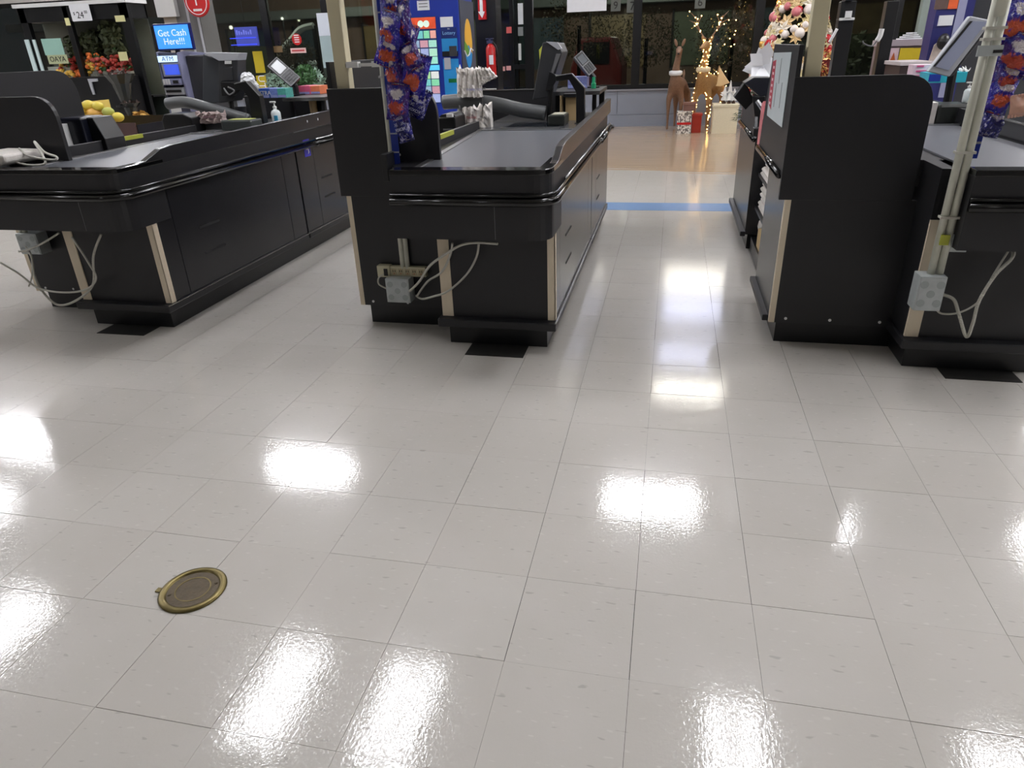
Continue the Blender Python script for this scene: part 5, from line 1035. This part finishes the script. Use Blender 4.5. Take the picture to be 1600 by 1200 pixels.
a, b_, z0, z1 = rect(741, -40, 753, 30, 8.6); t = thing('arrow_sign', 'red sign with white down arrow above the fire extinguisher', 'sign', ((a+b_)/2, 8.7, z0)); B(a, b_, 8.76, 8.8, z0, z1).obj('board', red, t); MB().prism([(a+.025, z1), (b_-.035, z1), (b_-.035, z0+.09), (b_-.01, z0+.09), ((a+b_)/2, z0+.015), (a+.0, z0+.09), (a+.025, z0+.09)], 'y', 8.755, 8.76).obj('white_arrow', print_white, t)
p = at(766, 95, 8.65); z0, z1 = at(768, 122, 8.65).z, at(765, 68, 8.65).z; r = .062
fe = thing('fire_extinguisher', 'red fire extinguisher hanging on the black column', 'fire extinguisher', (p.x, 8.68, z0))
MB().lathe([(r*.9, 0), (r, .02), (r, (z1-z0)*.86), (r*.7, (z1-z0)*.95), (r*.3, z1-z0)], (p.x, 8.70, z0), 18).obj('cylinder', red, fe, smooth=True)
B(p.x-.045, p.x+.03, 8.68, 8.72, z1, z1+.035).obj('valve', chrome, fe); B(p.x-.06, p.x+.045, 8.69, 8.71, z1+.05, z1+.062).obj('lever', chrome, fe); B(p.x-.02, p.x, 8.69, 8.71, z1+.03, z1+.06).obj('lever_post', chrome, fe)
MB().tube(spline([(p.x+.03, 8.69, z1+.02), (p.x+.08, 8.68, z1-.05), (p.x+.085, 8.68, z1-.2), (p.x+.075, 8.68, z1-.26)], 6), .009, 8).obj('hose', dark, fe, smooth=True); B(p.x-.01, p.x+.045, 8.634, 8.64, z0+.16, z0+.27).obj('label', paper, fe)
B(p.x-.05, p.x+.05, 8.75, 8.8, z0+.2, z0+.24).obj('bracket', dark, fe); t = fe
# white panel left of the cream post, behind
Y = 7.9; a, b_, z0, z1 = rect(500, 20, 520, 110, Y); t = thing('display_board', 'tall pale blue-white board just left of the cream post', 'board', ((a+b_)/2, Y, 0)); B(a, b_, Y, Y+.05, at(508, 56, Y).z, z1).obj('upper_sheet', mat('ice_white', (206, 212, 222), .5, var=.03), t); B(a, b_, Y+.002, Y+.05, at(516, 106, Y).z, at(508, 56, Y).z).obj('lower_sheet', mat('ice_grey', (158, 176, 178), .5, var=.05), t); B(a+.02, b_-.02, Y+.05, Y+.09, 0, z1).obj('rear_post', mgrey, t)
# ------------------------------------------------------------------ reindeer, gifts, tree
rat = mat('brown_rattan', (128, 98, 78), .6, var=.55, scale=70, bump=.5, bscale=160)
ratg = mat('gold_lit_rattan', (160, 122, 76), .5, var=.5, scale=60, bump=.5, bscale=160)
bulb = mat('warm_fairy_bulb', (255, 206, 120), .4, var=0, emit=14)
YD = 11.75
def skin(name, verts, edges, mt, parent, sub=1):
    """one continuous figure grown from a skeleton: (x, y, z, rx, ry)"""
    o0 = wloc(parent); me = bpy.data.meshes.new(name); me.from_pydata([tuple(Vector(v[:3])-o0) for v in verts], edges, []); me.update()
    o = bpy.data.objects.new(name, me); COL.objects.link(o); o.parent = parent; me.materials.append(mt)
    md = o.modifiers.new('skin', 'SKIN'); md.use_smooth_shade = True
    lay = me.skin_vertices[0] if len(me.skin_vertices) else None
    if lay is None:
        bm = bmesh.new(); bm.from_mesh(me); bm.verts.layers.skin.verify(); bm.to_mesh(me); bm.free(); lay = me.skin_vertices[0]
    for i, v in enumerate(verts): lay.data[i].radius = (v[3], v[4] if len(v) > 4 else v[3]); lay.data[i].use_root = (i == 0)
    s = o.modifiers.new('sub', 'SUBSURF'); s.levels = sub; s.render_levels = sub
    return o
def deer(cx, cy, S, lit, label):
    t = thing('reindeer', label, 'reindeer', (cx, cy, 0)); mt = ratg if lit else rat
    # faces the camera (-y); body runs along +y, seen slightly from the left
    dx = .10 if not lit else .22
    V = [(cx, cy+.10*S, .66*S, .105*S), (cx+dx*S, cy+.42*S, .67*S, .12*S), (cx-.02*S, cy-.02*S, .74*S, .09*S),      # 0 chest,1 rump,2 neck base
         (cx-.02*S, cy-.08*S, .90*S, .055*S), (cx-.02*S+(.03*S if lit else .03*S), cy-.10*S, 1.10*S, .045*S),            # 3,4 neck
         (cx+(.01 if not lit else .0)*S, cy-.14*S, 1.17*S, .055*S), (cx-(.0 if not lit else .06)*S, cy-.24*S, 1.12*S, .034*S), (cx-(.0 if not lit else .09)*S, cy-.30*S, 1.10*S, .024*S),   # 5 head,6 muzzle,7 nose
         ]
    E = [(0, 1), (0, 2), (2, 3), (3, 4), (4, 5), (5, 6), (6, 7)]
    def leg(root, x, y, hind):
        k = len(V)
        if hind: V.extend([(x, y+.03*S, .46*S, .055*S), (x, y+.09*S, .30*S, .028*S), (x, y+.06*S, .14*S, .018*S), (x, y+.04*S, .02*S, .020*S)])
        else: V.extend([(x, y, .48*S, .045*S), (x, y+.01*S, .28*S, .024*S), (x, y, .12*S, .016*S), (x, y-.01*S, .02*S, .020*S)])
        E.extend([(root, k), (k, k+1), (k+1, k+2), (k+2, k+3)])
    sp = .10*S
    leg(0, cx-sp, cy+.06*S, False); leg(0, cx+sp*.9, cy+.08*S, False); leg(1, cx+dx*S-sp*.9, cy+.45*S, True); leg(1, cx+dx*S+sp*.9, cy+.45*S, True)
    skin('body', V, E, mt, t, 2)
    h = V[5]
    for s in (-1, 1):
        MB().ell((0, 0, 0), .022*S, .012*S, .055*S, 8, 6).xf(Matrix.Translation((h[0]+s*.055*S, h[1]+.02*S, h[2]+(.075 if not lit else .05)*S)) @ Matrix.Rotation(s*.35, 4, 'Y')).obj('ear', mt, t, smooth=True)
        MB().ell((h[0]+s*.035*S, h[1]-.05*S, h[2]+.005*S), .009*S, .008*S, .009*S, 8, 6).obj('eye', black0, t, smooth=True)
    MB().ell((V[7][0], V[7][1]-.018*S, V[7][2]), .014*S, .012*S, .012*S, 8, 6).obj('nose', black0, t, smooth=True)
    MB().tube([(cx+dx*S, cy+.52*S, .72*S), (cx+dx*S+.01, cy+.56*S, .80*S), (cx+dx*S+.01, cy+.57*S, .86*S)], [.02*S, .018*S, .006*S], 8).obj('tail', mt, t, smooth=True)
    # scarf
    MB().add([], []); sc2 = MB(); n = 20
    prof = [(.082*S, -.03*S), (.10*S, -.01*S), (.098*S, .03*S), (.066*S, .04*S)]
    sc2.lathe(prof, (cx-.02*S, cy-.055*S, .83*S), n).obj('white_collar', paper if not lit else mat('cream_cloth', (226, 208, 172), .7, var=.08), t, smooth=True)
    return t, V, h
t, V, h = deer(1.27, YD, 1.08, False, 'smaller unlit brown reindeer figure with white collar by the window wall')
t, V, h = deer(1.70, YD-.05, 1.13, True, 'taller antlered reindeer figure wrapped in warm fairy lights')
S = 1.13; am = MB()
ant = []
for s in (-1, 1):
    c = [(h[0]+s*.02, h[1]+.02, h[2]+.05), (h[0]+s*.10, h[1]+.03, h[2]+.14), (h[0]+s*.17, h[1]+.02, h[2]+.27), (h[0]+s*.20, h[1], h[2]+.38)]
    q = spline(c, 5); am.tube(q, [.014-.008*i/len(q) for i in range(len(q))], 6); ant.append(q)
    for k, d in ((6, (s*.10, -.03, .10)), (10, (s*.13, 0, .06)), (10, (-s*.06, 0, .12)), (13, (s*.09, .02, .09))):
        p0_ = q[k]; am.tube([p0_, p0_+Vector(d)*.6, p0_+Vector(d)], [.008, .006, .002], 5); ant.append([p0_, p0_+Vector(d)])
am.obj('antlers', rat, t, smooth=True)
random.seed(8); lb = MB(); wl = MB()
segs = [(0, 1), (0, 2), (2, 3), (3, 4), (4, 5), (0, 8), (8, 9), (9, 10), (10, 11), (0, 12), (12, 13), (13, 14), (14, 15), (1, 16), (16, 17), (17, 18), (1, 20), (20, 21), (21, 22)]
for k in range(170):
    i, j = random.choice(segs[:5]*2+segs); f_ = random.random(); A, B_ = V[i], V[j]; p = Vector(A[:3]).lerp(Vector(B_[:3]), f_); r = A[3]*(1-f_)+B_[3]*f_; an = random.uniform(-.2*PI, 1.2*PI)+PI
    if abs(A[2]-B_[2]) < .1*S: q = p+Vector((math.cos(an)*r*.98, 0, math.sin(random.uniform(-.5, 2))*r)); q.y = p.y
    else: q = p+Vector((math.cos(an), math.sin(an), 0))*r*1.02
    lb.ell(q, .0075, .0075, .0075, 6, 4)
for q in ant:
    for k in range(2): lb.ell(Vector(q[random.randrange(len(q))])+Vector((random.uniform(-.02, .02), -.01, random.uniform(-.02, .02))), .009, .009, .009, 6, 4)
for k in range(8): lb.ell((h[0]+.34+random.uniform(-.08, .12), h[1], h[2]+random.uniform(-.1, .35)), .008, .008, .008, 6, 4)
lb.obj('fairy_lights', bulb, t, kind='stuff')
# bow behind
p = at(1118, 130, YD+.3); MB().prism([(p.x, p.z), (p.x+.02, p.z+.26), (p.x+.12, p.z+.12), (p.x+.2, p.z+.02), (p.x+.06, p.z-.03), (p.x-.02, p.z-.02)], 'y', YD-.12, YD-.08).obj('gold_bow', mat('cream_gold_ribbon', (220, 188, 140), .4, var=.1), t, bevel=.01)
def gift(u0_, v0_, u1_, y, dz, mt, lab, rib=None, zb=0, d=.25, name='gift_box'):
    a, b_, _, _ = rect(u0_, v0_, u1_, v0_+1, y); t = thing(name, lab, 'gift box', ((a+b_)/2, y, zb)); B(a, b_, y, y+d, zb, zb+dz-.04).obj('box', mt, t, bevel=.004); B(a-.01, b_+.01, y-.01, y+d+.01, zb+dz-.04, zb+dz).obj('lid', mt, t, bevel=.004)
    if rib: B(a-.002, b_+.002, y-.004, y+d+.004, zb+dz*.42, zb+dz*.52).obj('ribbon', rib, t)
    return t, a, b_
def script_paper():
    mt = mat('script_wrapping_paper', (226, 222, 214), .6, var=.02); 
    if mt.get('done'): return mt
    mt['done'] = 1; nt = mt.node_tree; N, L = nt.nodes, nt.links; b = N['Principled BSDF']; tc = N.new('ShaderNodeTexCoord'); v = N.new('ShaderNodeTexNoise'); v.inputs['Scale'].default_value = 42; v.inputs['Detail'].default_value = 1
    mp = N.new('ShaderNodeMapping'); mp.inputs['Scale'].default_value = (1, 1, .6); L.new(tc.outputs['Object'], mp.inputs[0]); L.new(mp.outputs[0], v.inputs['Vector'])
    r = N.new('ShaderNodeValToRGB'); r.color_ramp.interpolation = 'CONSTANT'; r.color_ramp.elements[0].color = rgb(110, 104, 100); r.color_ramp.elements[1].position = .49; r.color_ramp.elements[1].color = rgb(228, 224, 216); L.new(v.outputs[0], r.inputs[0]); L.new(r.outputs[0], b.inputs['Base Color']); return mt
gift(1058, 190, 1080, 11.35, .34, script_paper(), 'white gift box with grey script pattern and red ribbon on the floor', red, 0, .24)
gift(1068, 165, 1087, 11.45, .13, mat('brown_script_paper', (120, 84, 74), .6, var=.4, scale=60), 'small brown patterned gift box on top of the white script one', None, .34, .15)
gift(1081, 190, 1096, 11.5, .30, mat('glossy_red_paper', (168, 52, 40), .3, var=.2), 'red gift box glowing beside the lit reindeer', None, 0, .2)
gift(1113, 190, 1152, 11.3, .44, mat('cream_textured_paper', (222, 214, 188), .6, var=.1, scale=50), 'large cream gift box right of the lit reindeer', None, 0, .4)
# little white trees on the cream box
for k, (u, hh) in enumerate(((1131, .26), (1139, .34), (1146, .22))):
    x = at(u, 160, 11.5).x; t = thing('table_tree', ('left twiggy white tree', 'tallest white cone tree', 'right small white tree')[k]+' standing on the cream gift box', 'ornament', (x, 11.5, .44), 'white ornaments on the cream box')
    MB().lathe([(.03, 0), (.03, .03), (.012, .035), (.012, .06)], (x, 11.5, .44), 8).obj('base', mat('dark_wood_base', (70, 48, 38), .6), t); MB().lathe([(.055, .05), (.02, .5*hh), (.035, .5*hh), (.004, hh)], (x, 11.5, .44), 10).obj('cone', white, t)
    leafball((x, 11.5, .44+hh*.4), .07, 40, white, 'twigs', t, .025, 1.4)
# christmas tree
random.seed(31); Y = 8.6; c0 = at(1245, 60, Y); tx = c0.x
tree = thing('christmas_tree', 'lit Christmas tree loaded with white flowers, red and gold baubles', 'christmas tree', (tx, Y, 0))
MB().tube([(tx, Y, .0), (tx, Y, 2.3)], .035, 8).obj('trunk', mat('bark_brown', (66, 48, 36), .8, var=.2), tree); MB().lathe([(.22, 0), (.24, .04), (.05, .06)], (tx, Y, 0), 16).obj('stand', dark, tree)
R0 = lambda z: .62*(1-(z-.45)/2.1)
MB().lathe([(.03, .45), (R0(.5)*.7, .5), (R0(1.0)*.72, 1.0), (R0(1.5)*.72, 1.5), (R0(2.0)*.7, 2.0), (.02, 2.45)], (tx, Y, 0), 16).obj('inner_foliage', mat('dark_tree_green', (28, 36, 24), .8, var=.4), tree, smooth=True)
b = MB()
for k in range(5200):
    z = .45+2.0*random.random()**1.15; r = R0(z)*random.uniform(.6, 1); an = random.uniform(0, 2*PI); p = Vector((tx+r*math.cos(an), Y+r*math.sin(an), z)); d = Vector((math.cos(an), math.sin(an), random.uniform(-.5, .3))).normalized(); s = d.orthogonal().normalized()*.006
    b.add([p-s, p+s, p+d*.06], [(0, 1, 2)])
b.obj('needles', mat('tree_needles', (46, 62, 38), .7, var=.4, scale=20), tree, kind='stuff')
orn = [mat('pearl_bauble', (226, 216, 208), .25, var=.05), mat('red_bauble', (176, 28, 34), .2, var=.05), mat('rose_bauble', (196, 110, 116), .3, var=.2), mat('gold_bauble', (206, 160, 80), .25, .6, var=.1)]
def place(z, an, k=1.0): r = R0(z)*k; return Vector((tx+r*math.cos(an), Y+r*math.sin(an), z))
for k in range(110):
    z = .8+1.25*random.random(); an = random.uniform(-PI, 0) if k % 4 else random.uniform(0, PI); r = random.choice((.035, .045, .06)); MB().ell(place(z, an, .98), r, r, r, 12, 8).obj('bauble', orn[random.choice((0, 0, 1, 2, 3))], tree, smooth=True)
fl_m = [mat('cream_poinsettia', (232, 222, 206), .6, var=.08), mat('champagne_flower', (214, 184, 134), .5, var=.15), mat('pale_gold_flower', (214, 200, 150), .5, var=.1)]
for k in range(150):
    z = .75+1.35*random.random(); an = random.uniform(-PI, 0) if k % 4 else random.uniform(0, PI); p = place(z, an, 1.02); R_ = random.uniform(.06, .11); d = Vector((math.cos(an), math.sin(an), .2)).normalized(); s = d.orthogonal().normalized(); f = MB()
    for q in range(7):
        g = q*2*PI/7; e = (s*math.cos(g)+d.cross(s)*math.sin(g)); n_ = d.cross(e); f.add([p+d*.01, p+e*R_*.5+n_*R_*.22+d*.02, p+e*R_+d*.0, p+e*R_*.5-n_*R_*.22+d*.02, p+e*R_*.5-d*.005], [(0, 1, 2, 3), (0, 3, 4), (3, 2, 4), (2, 1, 4), (1, 0, 4)])
    f.obj('flower', fl_m[k % 3], tree)
lb = MB()
for k in range(160): lb.ell(place(.6+1.7*random.random(), random.uniform(0, 2*PI), 1.03), .008, .008, .008, 6, 4)
lb.obj('tree_lights', bulb, tree, kind='stuff')
# big white flower and red gifts left of the tree
p = at(1192, 102, 7.9); t = thing('white_poinsettia', 'large white fabric poinsettia spray left of the Christmas tree', 'flower', (p.x, 7.9, 0)); random.seed(3); p0w = p.copy()
for q in range(16):
    g = q*2*PI/8+.2*(q > 7)+random.uniform(-.2, .2); e = Vector((math.cos(g), random.uniform(-.7, .1), math.sin(g))).normalized(); n_ = Vector((-math.sin(g), 0, math.cos(g))); R_ = random.uniform(.12, .26); p = p0w+Vector((0, random.uniform(-.05, .03), 0)); f = MB(); f.add([p, p+e*R_*.5+n_*R_*.36, p+e*R_, p+e*R_*.5-n_*R_*.36, p+e*R_*.5+Vector((0, .02, 0))], [(0, 1, 2, 3), (0, 3, 4), (3, 2, 4), (2, 1, 4), (1, 0, 4)]); f.obj('petal', paper, t)
MB().tube([p+Vector((0, .03, 0)), Vector((p.x, 7.95, .02))], .015, 6).obj('stem', grass, t); MB().lathe([(.13, 0), (.16, .25), (.15, .26)], (p.x, 7.95, 0), 14).obj('pot', mat('red_pot', (150, 30, 36), .4), t)
for k, (u, v, dz, lab) in enumerate(((1176, 134, .2, 'red and white present left of the black monitor'), (1190, 128, .3, 'dark red present behind the black monitor'))):
    p = at(u, v, 11.9); t = thing('present', lab, 'gift box', (p.x, 11.9, 0)); B(p.x-.11, p.x+.11, 11.9, 12.1, 0, p.z).obj('box', mat('deep_red_paper', (150, 36, 44), .4, var=.15), t, bevel=.004); B(p.x-.015, p.x+.015, 11.896, 12.104, 0, p.z+.003).obj('ribbon', white, t)
# small sweets display between post and tree
p = at(1288, 88, 7.2); t = thing('glitter_garland', 'red and gold glittering garland pillar right of the cream post', 'decoration', (p.x, 7.2, 0)); MB().tube([(p.x, 7.2, 0), (p.x, 7.2, 1.15)], .09, 12).obj('core', mat('dark_red_core', (110, 24, 22), .5), t); leafball((p.x, 7.2, 1.02), .15, 500, gold, 'glitter', t, .022, 1.6); leafball((p.x, 7.2, 1.02), .15, 220, red, 'red_tinsel', t, .022, 1.7)
# ------------------------------------------------------------------ rear of the right lane: monitor back, bags
mo = thing('monitor', 'black tilted register monitor at the rear cupboard of the right checkout', 'monitor', (at(1180, 140, 4.5).x, 4.5, .76))
ext([(1163, 130), (1178, 121), (1206, 121), (1206, 146), (1188, 152)], 4.4, .2, mat('blue_black_plastic', (36, 38, 46), .3, var=.05), 'housing', mo); ext([(1147, 152), (1163, 130), (1170, 138), (1178, 158), (1165, 172)], 4.5, .12, dark, 'side_wing', mo); ext([(1176, 150), (1196, 150), (1198, 230), (1184, 236)], 4.4, .08, dark, 'stand', mo)
P_ = spline([at(1183, 158, 4.3), at(1190, 168, 4.28), at(1194, 176, 4.3)], 5); MB().tube(P_, .014, 8).obj('silver_hinge', chrome, mo); P_ = at(1190, 200, 4.32); B(P_.x-.05, P_.x+.04, 4.3, 4.4, .758, P_.z).obj('card_reader', dark, mo, bevel=.006)
ox = 2.134; n = 0
random.seed(17)
for zb, cnt in ((.318, 6), (.538, 5)):
    for k in range(cnt):
        z = zb+k*.03
        b = MB(); x0 = ox-.285+random.uniform(-.01, .015)
        pts = [(x0, z), (x0+.24, z), (x0+.24, z+.024), (x0+.01, z+.027), (x0-.006, z+.014)]
        o = b.prism(pts, 'y', 3.42+random.uniform(0, .03), 4.10+random.uniform(-.03, .03)).obj('folded_bag', bagw, None, bevel=.004, org=(x0+.12, 3.8, z)); n += 1
        tag(o, 'folded white carrier bags, %s in the %s pile, right checkout' % (('lowest', 'second from bottom', 'third from bottom', 'fourth from bottom', 'fifth from bottom' if cnt == 6 else 'topmost', 'topmost')[k], 'lower' if cnt == 6 else 'upper'), 'bag', 'folded bags on the right checkout shelves')
p = Vector((ox-.22, 4.05, .10)); t = thing('loose_bag', 'crumpled loose white bag low on the right checkout shelf', 'bag', (p.x, p.y, .10)); crumple((p.x, 4.02, .19), .06, .085, .09, bagw, 'crumpled_bag', t, 12, .3)
tag(B(ox-.29, ox-.15, 3.6, 3.95, .10, .22).obj('brown_carton', card, bevel=.003, org=(ox-.2, 3.7, .10)), 'small brown carton at the bottom of the right checkout shelf', 'box')
t = thing('magazine', 'red and white magazine edge sticking out at the right checkout ledge', 'magazine', (ox-.36, 3.5, .82)); MB().prism([(3.47, .80), (3.60, .80), (3.60, 1.02), (3.52, 1.04), (3.47, .95)], 'x', ox-.40, ox-.385).obj('cover', mat('red_white_cover', (214, 120, 124), .35, var=.6, scale=18), t)
